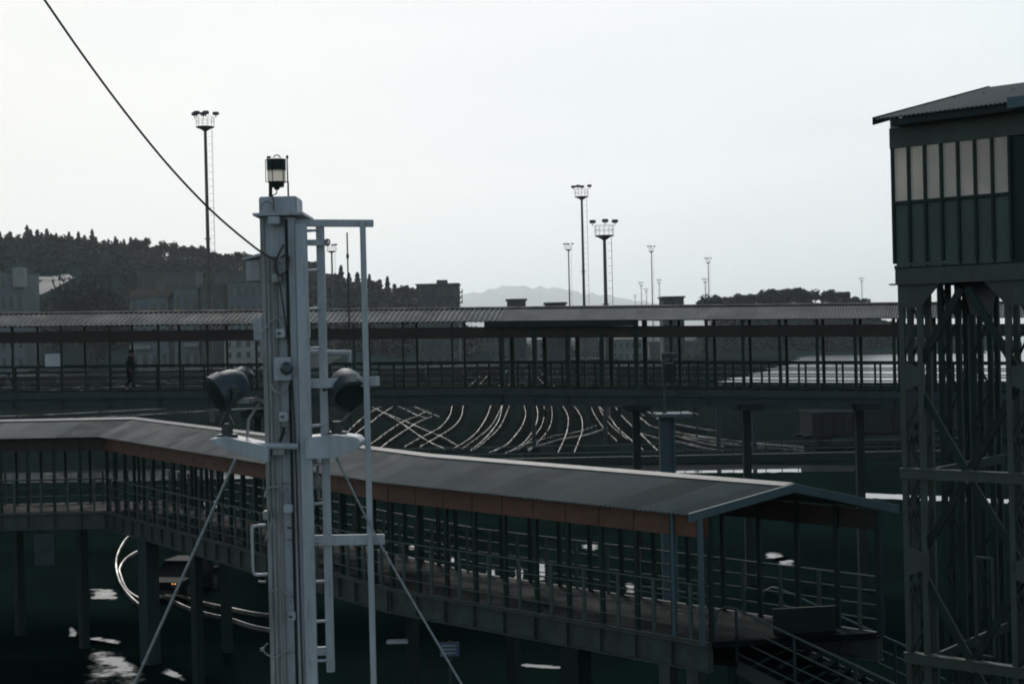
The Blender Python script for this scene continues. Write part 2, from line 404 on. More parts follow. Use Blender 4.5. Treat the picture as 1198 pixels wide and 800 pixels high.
# far mountain across the bay
MT = [(380, 60), (470, 190), (540, 270), (585, 312), (620, 318), (660, 290), (720, 236), (790, 170), (850, 110), (920, 60), (1010, 20), (1100, 0)]
b = MB(); vv = []; nx, ny = 90, 24
for j in range(ny + 1):
    y = lerp(16000, 19400, j / ny); q = math.sin(PI * min(1, max(0, (y - 16000) / 3400))) ** .8
    for i in range(nx + 1):
        px = lerp(330, 1110, i / nx); x = (px - 599) / F * y
        vv.append((x, y, 1.95 * table(MT, px) * q * (1 + .06 * math.sin(px * .11 + j) + .03 * math.sin(px * .31)) - 2))
b.add(vv, [(j * (nx + 1) + i, j * (nx + 1) + i + 1, (j + 1) * (nx + 1) + i + 1, (j + 1) * (nx + 1) + i) for j in range(ny) for i in range(nx)])
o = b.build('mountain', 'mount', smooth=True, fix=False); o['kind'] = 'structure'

poly_sheet('sea', [G(832, 447.5), G(862, 444), G(850, 442.5), G(884, 440), G(872, 437.5), G(903, 434), G(896, 431), G(925, 427), G(912, 424), G(938, 420), G(930, 418.5), G(948, 416.2), G(1040, 414.6), G(1155, 413.5), (6000, 19500), (19400, 19500), (19400, 230), G(1320, 446), G(1100, 447.5)], .012, 'water')
poly_sheet('harbour_water', [(-400, -250), (400, -250), (400, 21), (-400, 21)], .010, 'water')
poly_sheet('rail_yard_ballast', [(-400, 113), (40, 109), (36, 300), (60, 385), (-300, 470), (-420, 470)], .004, 'ballast')
# rain-wet strips and puddles
def damp(name, pxs, z=.006, grow=1.5):
    pts = spline([G(*p) for p in pxs + pxs[:1]], 5)[:-1]; c = sum(pts, Vector((0, 0, 0))) / len(pts); k = len(pts)
    b = MB(); vs = [c]; msk = [.58]
    for sc_, mk in ((.6, .54), (1.05, .40), (grow * 1.2, 0.0)):
        vs += [c + (p - c) * sc_ for p in pts]; msk += [mk] * k
    vs = [(v.x, v.y, z) for v in vs]
    fs = [(0, 1 + i, 1 + (i + 1) % k) for i in range(k)]
    for r_ in range(2):
        for i in range(k): fs.append((1 + r_ * k + i, 1 + (r_ + 1) * k + i, 1 + (r_ + 1) * k + (i + 1) % k, 1 + r_ * k + (i + 1) % k))
    b.add(vs, fs); o = b.build(name, 'puddle', fix=False); me = o.data
    at = me.color_attributes.new('tint', 'FLOAT_COLOR', 'POINT')
    for i, mk in enumerate(msk): at.data[i].color = (mk, mk, mk, 1)
    bm = bmesh.new(); bm.from_mesh(me)
    for f in bm.faces:
        if f.normal.z < 0: f.normal_flip()
    bm.to_mesh(me); bm.free()
    o['kind'] = 'structure'; return o
def puddle(name, pxs, z=.006, jit=.12, seed=1, m='wet'):
    if m == 'puddle': return damp(name, pxs, z)
    rr = random.Random(seed); pts = [G(*p) for p in pxs]; out = []
    for a, c in zip(pts, pts[1:] + pts[:1]):
        k = max(2, int((c - a).length / .35))
        for i in range(k):
            p = a.lerp(c, i / k); out.append((p.x + rr.uniform(-jit, jit), p.y + rr.uniform(-jit, jit) * 2))
    return poly_sheet(name, out, z, m)
puddle('wet_road', [(-60, 566), (100, 564), (170, 562), (260, 560), (520, 558), (700, 554), (900, 552.5), (1000, 551), (1000, 545), (860, 543.5), (700, 544), (520, 546), (260, 549), (100, 552), (-60, 553)], seed=2)
puddle('wet_road_side', [(1005, 582), (1180, 589), (1180, 584), (1005, 576.5)], seed=3)
puddle('puddle', [(108, 700), (134, 700), (131, 690), (108, 690)], seed=4, m='puddle')
puddle('puddle', [(178, 699), (204, 698), (203, 688), (180, 689)], seed=5, m='puddle')
puddle('puddle', [(221, 698), (233, 698), (232, 686), (222, 686)], seed=15, m='puddle')
puddle('puddle', [(108, 796), (160, 798), (162, 784), (150, 774), (140, 765), (108, 763)], jit=.3, seed=6, m='puddle')
puddle('puddle', [(190, 788), (215, 796), (213, 790), (196, 782)], jit=.2, seed=16, m='puddle')
puddle('puddle', [(80, 744), (88, 745), (90, 738), (82, 734)], seed=7, m='puddle')
puddle('puddle', [(105, 750), (140, 753), (136, 748), (106, 745)], seed=8, m='puddle')
puddle('puddle', [(612, 780), (650, 781.5), (646, 778), (616, 776.5)], seed=9, m='puddle')

for i, (px, py, a, c) in enumerate(((607, 672, 4, 7), (634, 668, 3, 9), (574, 672, 4, 5), (737, 687, 4, 5), (486, 640, 6, 3), (528, 655, 5, 3), (690, 640, 7, 3), (905, 650, 8, 3), (920, 658, 7, 3), (350, 628, 8, 3), (250, 590, 9, 3), (470, 664, 5, 4))):
    damp('puddle', [(px - a, py + c), (px + a, py + c), (px + a, py - c), (px - a, py - c)])
# ------------------------------------------------------------------ railway tracks
def track(label, left, right, z=.02, w=.052, sleepers=True, group=None):
    cl = spline([G(*p) for p in left]); cr = spline([G(*p) for p in right])
    mid = (cl[0] + cr[0]) / 2
    t = thing('railway_track', label, 'railway track', (mid.x, mid.y, 0), group)
    for c in (cl, cr):
        b = MB()
        for a, d in zip(c, c[1:]): 
            a2 = Vector((a.x, a.y, z + .09)); d2 = Vector((d.x, d.y, z + .09))
            b.beam(a2, d2 + (d2 - a2).normalized() * .02, w, .15)
        b.build('rail', 'rail', t)
    if sleepers:
        b = MB(); n = min(len(cl), len(cr)); acc = 0
        for i in range(n - 1):
            a0, a1 = cl[i], cl[i + 1]; r0, r1 = cr[int(i * len(cr) / n)], cr[min(len(cr) - 1, int((i + 1) * len(cr) / n))]
            m0 = (a0 + r0) / 2; m1 = (a1 + r1) / 2; L = (m1 - m0).length; k = max(1, int(L / .75))
            for j in range(min(k, 60)):
                p = m0.lerp(m1, j / k); dd = (m1 - m0).normalized(); sd_ = Vector((dd.y, -dd.x, 0))
                b.beam(p + sd_ * 1.25 + Vector((0, 0, z)), p - sd_ * 1.25 + Vector((0, 0, z)), .24, .03)
        o = b.build('sleeper', 'sleeper', t); o['kind'] = 'stuff'
    return t
def k5(u, v): return (420 + u / 3.743, 360 + v / 3.743)
def k7(u, v): return (640 + u / 5.33, 470 + v / 5.33)
def trk(label, L_, R_, f=k5, **kw): return track(label, [f(*p) for p in L_], [f(*p) for p in R_], **kw)
trk('curved railway track bending from the centre down to the crossings beside the pole',
    [(560, 270), (500, 330), (440, 385), (410, 430), (400, 470), (365, 520), (320, 550), (270, 575), (200, 615)],
    [(590, 270), (535, 330), (482, 385), (458, 430), (450, 475), (425, 515), (380, 550), (330, 580), (268, 615)])
trk('curved railway track second from the crossings, bending left at its near end',
    [(650, 270), (620, 330), (595, 385), (578, 430), (560, 480), (520, 545), (470, 590), (410, 625)],
    [(680, 270), (660, 330), (640, 385), (628, 430), (615, 490), (585, 540), (545, 585), (490, 632)])
trk('curved railway track under the middle of the upper walkway, third from the crossings',
    [(668, 290), (690, 340), (708, 385), (722, 430), (730, 470), (715, 520), (680, 570), (640, 610), (570, 642)],
    [(698, 290), (730, 340), (755, 385), (775, 430), (783, 470), (775, 515), (745, 570), (700, 615), (640, 645)])
trk('bright bowed railway track just left of the dark walkway column',
    [(770, 290), (820, 350), (860, 390), (890, 430), (915, 480), (912, 540), (895, 590), (872, 640)],
    [(800, 290), (860, 350), (905, 390), (938, 430), (972, 480), (978, 540), (962, 590), (943, 640)])
trk('railway track running down to the right behind the dark walkway column',
    [(330, 40), (400, 115), (430, 160), (515, 240), (600, 310)], [(380, -20), (430, 45), (480, 110), (580, 205), (640, 265), (690, 315)], f=k7)
trk('railway track running right behind the blue pylon',
    [(520, 40), (570, 95), (610, 130), (640, 155), (690, 170), (900, 215), (1050, 235)], [(560, 20), (640, 75), (680, 105), (740, 130), (900, 165), (1060, 190)], f=k7)
trk('railway track crossing low behind the blue pylon towards the wagons',
    [(570, 200), (690, 235), (850, 265), (990, 300), (1100, 315)], [(700, 190), (850, 235), (990, 270), (1100, 285)], f=k7)
trk('straight crossover track falling to the right through the crossings',
    [(60, 440), (130, 475), (200, 520), (270, 570), (330, 605), (380, 625)], [(100, 460), (210, 505), (300, 545), (370, 575), (430, 610)])
trk('crossover track falling right above the crossings beside the pole',
    [(60, 425), (155, 430), (245, 470), (300, 490)], [(150, 405), (230, 432), (300, 462), (350, 480)], sleepers=False)
trk('track rising right from behind the pole to the crossings',
    [(-60, 560), (0, 500), (50, 462), (110, 430), (170, 400)], [(-60, 600), (0, 545), (60, 500), (105, 465), (160, 430)])
trk('track rising right into the crossings, nearest the roof ridge',
    [(20, 620), (70, 590), (130, 545), (200, 500), (250, 480), (300, 455)], [(70, 640), (130, 592), (205, 540), (260, 505), (320, 480)])
trk('thin track between the second and third curves from the crossings',
    [(640, 400), (618, 450), (580, 520), (520, 575), (450, 625)], [(668, 400), (652, 450), (618, 525), (565, 580), (505, 630)], w=.035)
trk('thin track sweeping under the third curve towards the yard fence',
    [(800, 400), (812, 450), (800, 520), (745, 590), (690, 630)], [(828, 400), (845, 450), (838, 520), (790, 590), (742, 635)], w=.035)
trk('thin crossover rising right across the foot of the bowed track',
    [(700, 612), (780, 588), (860, 566), (960, 548), (1040, 520)], [(740, 625), (820, 600), (900, 578), (1000, 560), (1090, 530)], w=.04, sleepers=False)
trk('thin track curving behind the dark walkway column to the right', [(1010, 420), (1030, 470), (1070, 530), (1130, 590)], [(1042, 420), (1066, 470), (1108, 525), (1175, 580)], w=.035)
trk('dull track running right past the wagons near the fence', [(850, 210), (1000, 232), (1250, 262), (1600, 290)], [(850, 225), (1000, 250), (1250, 284), (1600, 312)], f=k7, w=.04, sleepers=False)
def kk(u, v): return (u, v)
for i, (y0, y1) in enumerate(((428, 421), (440, 431), (449, 440), (459, 449))):
    names = ('farthest', 'second farthest', 'third farthest', 'nearest')
    trk('%s of the four level tracks seen through the left end of the upper walkway' % names[i],
        [(-120, y0 + 6), (30, y0), (150, y1), (280, y1 - 7), (420, y1 - 12)], [(-120, y0 + 10), (30, y0 + 3.5), (150, y1 + 3), (280, y1 - 4.5), (420, y1 - 10)], f=kk, sleepers=False, w=.10)
trk('track seen under the left end of the upper walkway girder', [(-80, 490), (20, 487), (90, 484), (200, 478), (330, 470)], [(-80, 497), (20, 493), (90, 490), (200, 484), (330, 476)], f=kk, sleepers=False)
def k0(u, v): return (u / 3.744, 620 + v / 3.744)
trk('tight curve of white glinting rails at the foot of the walkway columns',
    [(575, 30), (545, 60), (515, 120), (510, 180), (530, 250), (580, 315), (660, 380)], [(660, 80), (598, 108), (550, 140), (525, 180), (528, 208), (560, 280), (640, 330)], f=k0, sleepers=False, w=.06)
trk('low track running right under the lower walkway behind the mast',
    [(640, 262), (708, 297), (810, 350), (895, 378), (1010, 405), (1120, 440), (1300, 470)], [(640, 240), (710, 262), (820, 312), (900, 335), (1010, 358), (1120, 380), (1300, 400)], f=k0, sleepers=False)

# ------------------------------------------------------------------ covered walkways
def offset_nodes(nodes, d, endcut=None):
    out = []; n = len(nodes)
    for i in range(n):
        def dr(a, b): v = Vector((b[0] - a[0], b[1] - a[1])); return v.normalized()
        d1 = dr(nodes[i - 1], nodes[i]) if i > 0 else dr(nodes[0], nodes[1])
        d2 = dr(nodes[i], nodes[i + 1]) if i < n - 1 else d1
        n1 = Vector((-d1.y, d1.x)); n2 = Vector((-d2.y, d2.x))
        m = (n1 + n2) / (1 + n1.dot(n2))
        if i == n - 1 and endcut is not None:
            c = Vector(endcut).normalized(); m = c / c.dot(n1)
        out.append(Vector((nodes[i][0] + m.x * d, nodes[i][1] + m.y * d, nodes[i][2])))
    return out
def up(p, dz): return Vector((p[0], p[1], p[2] + dz))

def walkway(root, nodes, W, S, bays, per, amp, mats, endcut=None, post_w=.07, thick=None, soffit=None):
    """nodes: front eave line with z = eave height; S: drops from the eave (fascia top, bottom, rail, deck, band, girder bottom)."""
    oh = .32
    fe = nodes; rg = offset_nodes(nodes, W / 2, endcut); be = offset_nodes(nodes, W, endcut)
    fp = offset_nodes(nodes, oh, endcut); bp = offset_nodes(nodes, W - oh, endcut)
    rise = S['rise']
    ns = len(nodes) - 1
    rr = random.Random(5)
    # corrugated roof, one mesh, two slopes
    b = MB()
    for k in range(ns):
        L = (fe[k + 1] - fe[k]).length; pr = per[k] if isinstance(per, list) else per; am = amp * (pr / .20 if isinstance(per, list) else 1); m = max(8, int(L / pr * 6))
        for side, e in ((0, fe), (1, be)):
            s0 = 0
            cols = []
            for i in range(m + 1):
                t = i / m; wv = am * math.cos(2 * PI * t * round(L / pr))
                lo = e[k].lerp(e[k + 1], t); hi = rg[k].lerp(rg[k + 1], t)
                mid1 = lo.lerp(hi, .5)
                cols.append((up(lo, wv), up(mid1, wv + rise * .5), up(hi, wv + rise), up(lo, wv - .012), up(hi, wv + rise - .012)))
            sheets = [1 + rr.uniform(-.34, .30) for _ in range(int(L / .8) + 2)]
            sh2 = [1 + rr.uniform(-.14, .14) for _ in range(int(L / .8) + 2)]
            for i in range(m):
                a, c = cols[i], cols[i + 1]; q = int(i / m * L / .8)
                b.quad(a[0], c[0], c[1], a[1], sheets[q]); b.quad(a[1], c[1], c[2], a[2], sheets[q] * sh2[q])
                b.quad(a[3], a[4], c[4], c[3], .9)
                b.quad(a[0], a[3], c[3], c[0], .9)
    b.build('roof', mats['roof'], root, tint=True)
    b = MB()
    for k in range(ns):
        for e in (fe, be):
            a0 = rg[k].lerp(e[k], .09); a1 = rg[k + 1].lerp(e[k + 1], .09)
            r0, r1 = rg[k], rg[k + 1]
            dz = amp + .008
            b.prism([up(a0, rise * .91 + dz), up(a1, rise * .91 + dz), up(r1, rise + dz + .012), up(r0, rise + dz + .012)], (0, 0, .012))
    b.build('ridge_cap', mats['ridge'], root)
    # eave purlins, ridge purlin
    b = MB()
    for k in range(ns):
        for ln, dz in ((fp, rise * .18 - .06), (bp, rise * .18 - .06), (rg, rise - .10)):
            b.beam(up(ln[k], dz), up(ln[k + 1], dz), .08, .10)
    b.build('purlin', mats['post'], root)
    # fascia boards front and back
    for ln, sg in ((fp, -1), (bp, 1)):
        for k in range(ns):
            b = MB()
            d = (ln[k + 1] - ln[k]); L = d.length; d.normalize(); nv = Vector((-d.y, d.x, 0)) * sg * (post_w / 2 + .018)
            m = max(1, round(L / bays[k]))
            for i in range(m):
                a = ln[k].lerp(ln[k + 1], (i + .012) / m) + nv; c = ln[k].lerp(ln[k + 1], (i + .988) / m) + nv
                zc = -(S['f0'] + S['f1']) / 2
                b.beam(up(a, zc), up(c, zc), .025, S['f1'] - S['f0'])
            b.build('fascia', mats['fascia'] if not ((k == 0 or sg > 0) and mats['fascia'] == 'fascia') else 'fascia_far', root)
    # deck, edge band, girders
    b = MB()
    for k in range(ns):
        q = [up(fp[k], -S['deck']), up(fp[k + 1], -S['deck']), up(bp[k + 1], -S['deck']), up(bp[k], -S['deck'])]
        b.prism(q, (0, 0, -.12))
    b.build('deck', mats['deck'], root)
    for ln, sg in ((fp, -1), (bp, 1)):
        b = MB()
        for k in range(ns):
            d = (ln[k + 1] - ln[k]); L = d.length; d.normalize(); nv = Vector((-d.y, d.x, 0)) * sg
            a, c = ln[k] + nv * .05, ln[k + 1] + nv * .05
            g0, g1 = S['band'], S['bot']
            b.beam(up(a, -(S['deck'] + g0) / 2), up(c, -(S['deck'] + g0) / 2), .05, g0 - S['deck'] - .01)      # edge band
            b.beam(up(a, -g0 - .015), up(c, -g0 - .015), .22, .03)
            b.beam(up(a, -(g0 + g1) / 2), up(c, -(g0 + g1) / 2), .03, g1 - g0 - .06)
            b.beam(up(a, -g1 + .015), up(c, -g1 + .015), .22, .03)
            m = max(1, round(L / bays[k]))
            for i in range(m + 1):
                p = a.lerp(c, min(.997, max(.003, i / m)))
                b.obox(up(p, -(g0 + g1) / 2), d * .012, nv * .095, Vector((0, 0, (g1 - g0) / 2 - .032)))
        b.build('girder', mats['girder'], root)
    # posts, every one a part
    for ln in (fp, bp):
        for k in range(ns):
            d = (ln[k + 1] - ln[k]); L = d.length; d.normalize(); nv = Vector((-d.y, d.x, 0))
            m = max(1, round(L / bays[k]))
            for i in range(m + (1 if k == ns - 1 else 0)):
                p = ln[k].lerp(ln[k + 1], i / m); wv = post_w
                if thick: wv = thick(p, k, i, post_w)
                b = MB(); top = rise * .18 - .1
                b.obox(up(p, (top - S['deck']) / 2), d * wv / 2, nv * wv / 2, Vector((0, 0, (top + S['deck']) / 2)))
                b.build('post', mats['post'], root)
    # railings
    for ln in (fp, bp):
        b = MB()
        for k in range(ns):
            L = (ln[k + 1] - ln[k]).length; d = (ln[k + 1] - ln[k]).normalized(); nv = Vector((-d.y, d.x, 0)) * (.06 if ln is bp else -.06)
            h = S['deck'] - S['rail']
            for q in S['rails']:
                b.tube([up(ln[k], -S['deck'] + h * q) + nv, up(ln[k + 1], -S['deck'] + h * q) + nv], S.get('rt', .021) if q == 1 else S.get('rr', .014), 6)
            m = max(1, round(L / bays[k]))
            for i in range(m):
                p = ln[k].lerp(ln[k + 1], (i + .5) / m) + nv
                b.obox(up(p, -S['deck'] + h / 2), d * S.get('bal', .022), nv.normalized() * .022, Vector((0, 0, h / 2)))
        b.build('railing', mats['rail'], root)
    # trusses under the roof
    b = MB()
    for k in range(ns):
        L = (fp[k + 1] - fp[k]).length; m = max(1, round(L / bays[k] / 2))
        for i in range(m):
            t = i / m
            a = up(fp[k].lerp(fp[k + 1], t), rise * .18 - .1); c = up(bp[k].lerp(bp[k + 1], t), rise * .18 - .1); r_ = up(rg[k].lerp(rg[k + 1], t), rise - .14)
            b.beam(a, c, .05, .06); b.beam(a, r_, .05, .06); b.beam(c, r_, .05, .06)
    b.build('roof_truss', mats['post'], root)
    return fp, bp, rg, be

# --- upper (far) walkway
def node(px, D, z): 
    return Vector(((px - 599) / F * D, D, z))
farN = [node(-330, 58.6, 11.08), node(585, 58, 10.66), node(1045, 53, 10.37), node(1420, 49.4, 10.15)]
fw = thing('covered_walkway', 'long upper covered footbridge with dark red fascia running across the whole picture above the tracks', 'footbridge', (farN[1].x, farN[1].y, 0))
def thk(p, k, i, w0): return .17 if -2 < p.x < 5.6 else (.12 if p.x > 5.6 else .085)
FS = dict(bal=.04, rt=.04, rr=.026, rise=.56, f0=.24, f1=.70, rail=1.71, deck=2.75, band=3.0, bot=3.45, rails=(1, .76, .52, .28, .06))
FPER = [.21, .10, .10]
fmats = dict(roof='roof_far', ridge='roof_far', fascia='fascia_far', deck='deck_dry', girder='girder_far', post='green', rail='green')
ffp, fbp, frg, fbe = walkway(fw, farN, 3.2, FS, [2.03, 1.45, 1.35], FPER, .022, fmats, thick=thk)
# closed soffit over the middle stretch
b = MB()
a = Vector(((567 - 599) / F * 58, 57.98, 10.67)); c = Vector(((747 - 599) / F * 56.2, 56.1, 10.57))
b.beam(up(a, -.13), up(c, -.13), .04, .25)
b.build('soffit', 'black', fw)
for px, D in ((-120, 59.6), (300, 59.4), (742, 57.4), (871, 56.0), (1003, 54.6), (1132, 53.2), (1290, 51.8)):
    b = MB(); x = (px - 599) / F * D
    b.post((x, D), 0, 7.2, .30, .30); b.span(x - .45, x + .45, D - 1.5, D + 1.5, 6.95, 7.18)
    b.build('column', 'black', fw)

# --- lower (near) walkway
z2, z1, z0 = 6.48, 6.70, 7.02
nearN = [node(-260, 46.4, 7.10), node(113, 47.0, z0), node(440, 33.0, z1), node(800, 27.5, z2)]
ENDC = (4.26, .62)
nw = thing('covered_walkway', 'lower covered walkway with orange brown fascia turning a corner towards a gabled end', 'footbridge', (nearN[2].x, nearN[2].y, 0))
NS = dict(bal=.036, rise=.50, f0=.07, f1=.47, rail=1.40, deck=2.48, band=2.52, bot=3.06, rails=(1, .74, .48, .22))
nmats = dict(roof='roof', ridge='ridge', fascia='fascia', deck='deck', girder='girder', post='green', rail='galv')
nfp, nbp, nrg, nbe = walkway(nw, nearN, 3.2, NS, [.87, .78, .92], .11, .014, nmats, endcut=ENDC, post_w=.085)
# gable boards and end posts
eL, eR, eA = up(nearN[3], 0), up(nbe[3], 0), up(nrg[3], .5)
ev = Vector((ENDC[0], ENDC[1], 0)).normalized(); en = Vector((ev.y, -ev.x, 0))
for q in (eL, eR):
    b = MB(); a = up(eA, .03) + en * .03; c = up(q, .03) + en * .03
    b.prism([a, c, up(c, -.17), up(a, -.17)], en * .05)
    b.build('barge_board', 'blue', nw)
for p, mm in ((nfp[3] + ev * -.17 + Vector((-.02, -.03, 0)), 'blue'), (nbp[3] + ev * .05, 'blue_dk')):
    b = MB(); b.obox(up(p, -1.30) - en * .02, ev * .05, en * .05, Vector((0, 0, 1.24))); b.build('end_post', mm, nw)
b = MB(); d_ = (nearN[3] - nearN[2]).normalized()
p = nfp[3] - d_ * .82 + Vector((-.04, -.08, 0)); b.obox(up(p, -1.25), d_ * .038, Vector((-d_.y, d_.x, 0)) * .038, Vector((0, 0, 1.22))); b.build('end_post', 'blue', nw)
# legs under the walkway
def near_pt(px, row):          # plan point on a post row under photo column px
    ln = nfp if row == 0 else nbp
    for k in range(len(ln) - 1):
        for i in range(200):
            q = ln[k].lerp(ln[k + 1], i / 200)
            if pxof(up(q, -3.06))[0] >= px: return q
    return ln[-1]
for px, row, m_ in ((-60, 0, 'green'), (20, 1, 'green'), (95, 0, 'green'), (172, 0, 'blue_dk'), (228, 0, 'green'), (262, 1, 'green'), (352, 0, 'green'), (480, 1, 'green'), (598, 1, 'green'), (672, 0, 'black'), (780, 0, 'girder'), (812, 0, 'girder')):
    q = near_pt(px, row); b = MB(); wd = .46 if px in (172, 672) else .26
    zt = q.z - 3.07
    b.obox((q.x, q.y, zt / 2), d_ * wd / 2, Vector((-d_.y, d_.x, 0)) * wd / 2, Vector((0, 0, zt / 2)))
    b.build('column', m_, nw)
# kick panel and landing at the gabled end
b = MB(); c0 = up(nfp[3], -2.48) + ev * 1.30 + Vector((0, .35, 0)); b.beam(up(c0, .26), up(c0 + ev * 1.3, .26), .05, .50); b.build('kick_panel', 'black', nw)
# staircase going on down from the end
st = thing('staircase', 'steel staircase with pipe handrails leading down from the gabled end of the lower walkway', 'staircase', (nfp[3].x + .5, nfp[3].y, 0))
axd = Vector((.84, -.54, 0)).normalized(); axn = Vector((-axd.y, axd.x, 0))
S0 = P(861, 712, 28.0); S0.z -= 1.05
SL = .36; N = 22; TD = .30
for sidei in (0, 1):
    o0 = S0 + axn * (2.35 if sidei else 0)
    b = MB()
    e0, e1 = o0.copy(), o0 + axd * (N * TD) + Vector((0, 0, -SL * N * TD))
    for hgt in (1.05, .75, .46, .18):
        ptsr = [e0 + Vector((0, 0, hgt)), e1 + Vector((0, 0, hgt))]
        if hgt == 1.05: ptsr = [e0 - axd * .45 + Vector((0, 0, .75)), e0 - axd * .40 + Vector((0, 0, .97)), e0 - axd * .2 + Vector((0, 0, 1.08))] + ptsr
        b.tube(ptsr, .026 if hgt == 1.05 else .017, 8)
    b.build('handrail', 'galv' if sidei == 0 else 'blue', st)
    for i in range(0, N + 1, 4):
        b = MB(); p = o0 + axd * (i * TD) + Vector((0, 0, -SL * i * TD)); b.post(p, p.z, p.z + 1.04, .045, .045, axd, axn)
        b.build('baluster', 'blue_dk', st)
    b = MB(); b.beam(e0 + Vector((0, 0, -.1)), e1 + Vector((0, 0, -.1)), .05, .26); b.build('stringer', 'green_lt' if sidei == 0 else 'green', st)
b = MB()
for i in range(N):
    p = S0 + axd * ((i + .5) * TD) + Vector((0, 0, -SL * i * TD - .02)) + axn * 1.175
    b.obox(p, axd * .16, axn * 1.13, Vector((0, 0, .02)))
b.build('tread', 'deck_dry', st)
b = MB(); p = S0 - axd * .9 + axn * 1.17 + Vector((0, 0, -.05)); b.obox(p, axd * .9, axn * 1.17, Vector((0, 0, .04))); b.build('landing', 'deck_dry', st)
for q in (S0 - axd * .1, S0 - axd * .1 + axn * 2.3):
    b = MB(); b.post(q, 0, q.z - .1, .16, .16, axd, axn); b.build('support_post', 'green', st)

# grey board hanging under the left branch
b = MB(); q0 = P(52, 643, 46.0); b.box(q0, .66, .06, 1.0); b.tube([q0 + Vector((-.25, 0, .5)), q0 + Vector((-.25, 0, .62))], .02); b.tube([q0 + Vector((.25, 0, .5)), q0 + Vector((.25, 0, .62))], .02)
tag(b.build('hanging_board', 'girder_far', bevel=.02), 'plain grey board hanging below the left branch of the lower walkway', 'board')
# pale notice on the far walkway railing
b = MB(); q0 = P(63, 422, 59.0); b.box(q0, .72, .03, .58)
tag(b.build('notice_board', 'sign_white'), 'small pale blank notice board inside the upper walkway left of the walking person', 'notice board')

# ------------------------------------------------------------------ lift tower on the right
e1 = Vector((.76, -.65, 0)); e2 = Vector((.65, .76, 0)); EZ = Vector((0, 0, 1))
O = P(1071, 383, 24.0); O.z = 0
def T(a, b_, z): return O + e1 * a + e2 * b_ + EZ * z
tw = thing('lift_tower', 'dark green steel lattice tower carrying a glazed cabin at the right edge', 'lift tower', (O.x, O.y, 0))
def lattice_leg(a, b_, z0, z1, name='leg', m='green', w=.40, mf='green_lt'):
    b = MB()
    for da in (-w / 2 + .04, w / 2 - .04):
        for db in (-w / 2 + .04, w / 2 - .04):
            b.obox(T(a + da, b_ + db, (z0 + z1) / 2), e1 * .045, e2 * .045, EZ * (z1 - z0) / 2)
    lg = b.build(name, mf, tw)
    b = MB(); n_ = int((z1 - z0) / .62)
    for i in range(n_):
        za = lerp(z0, z1, i / n_); zb = lerp(z0, z1, (i + 1) / n_)
        for db in ((-w / 2 + .03,) if m == 'black' else (-w / 2 + .03, w / 2 - .03)):
            p, q = ((-1, 1) if i % 2 else (1, -1))
            b.beam(T(a + p * (w / 2 - .05), b_ + db, za), T(a + q * (w / 2 - .05), b_ + db, zb), .02, .04)
        for da in (-w / 2 + .03, w / 2 - .03):
            (i % 2 == 0) and b.beam(T(a + da, b_ - w / 2 + .05, za), T(a + da, b_ + w / 2 - .05, zb), .02, .04)
    b.build('lattice', m, lg)
    return lg
ZB = 10.74
A0, A1 = 0.0, 1.83
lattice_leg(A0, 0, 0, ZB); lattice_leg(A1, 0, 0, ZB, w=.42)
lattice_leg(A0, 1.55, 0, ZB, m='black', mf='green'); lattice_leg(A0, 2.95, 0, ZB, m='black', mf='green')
# blue side plate of the front right leg
b = MB(); b.obox(T(A1 + .36, .02, 6.9), e1 * .11, e2 * .20, EZ * 6.9); b.build('side_plate', 'blue_dk', tw)
# horizontal beams
for z in (7.55, 4.45, 1.4):
    b = MB(); b.beam(T(A0 - .22, -.24, z), T(A1 + .26, -.24, z), .05, .17); b.beam(T(A0 - .22, -.20, z + .08), T(A1 + .26, -.20, z + .08), .16, .02)
    b.build('cross_beam', 'green_lt', tw)
    b = MB(); b.beam(T(A0 + .24, -.1, z), T(A0 + .24, 3.1, z), .05, .16); b.build('cross_beam', 'green', tw)
# diamond bracing with gussets
MID = (A0 + A1) / 2
def brace(a0, z0_, a1, z1_, bb=-.12, m='green'):
    b = MB(); b.beam(T(a0, bb, z0_), T(a1, bb, z1_), .06, .12); b.build('brace', m, tw)
for (zt, zg, zb) in ((10.62, 9.18, 7.66), (7.45, 6.08, 4.56), (4.35, 2.9, 1.5)):
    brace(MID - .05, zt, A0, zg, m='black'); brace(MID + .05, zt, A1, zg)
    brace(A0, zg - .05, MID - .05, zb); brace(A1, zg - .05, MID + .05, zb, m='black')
    for a in (A0, A1):
        b = MB(); s = 1 if a == A0 else -1
        b.prism([T(a - .2 * s, -.215, zg + .28), T(a + .2 * s, -.215, zg + .12), T(a + .2 * s, -.215, zg - .12), T(a - .2 * s, -.215, zg - .28)], e2 * .014)
        b.build('gusset', 'green_lt', tw)
# inner hoist frame
b = MB(); 
for a in (1.12,): b.obox(T(a, 2.9, 5.4), e1 * .05, e2 * .05, EZ * 5.35)
b.build('hoist_guide', 'green', tw)
b = MB()
q = [T(.45, 1.2, 6.0), T(.75, 1.2, 6.0), T(.75, 1.2, 4.3), T(.45, 1.2, 4.3)]
for i in range(4): b.beam(q[i], q[(i + 1) % 4], .04, .04)
b.build('hoist_gate', 'girder', tw)
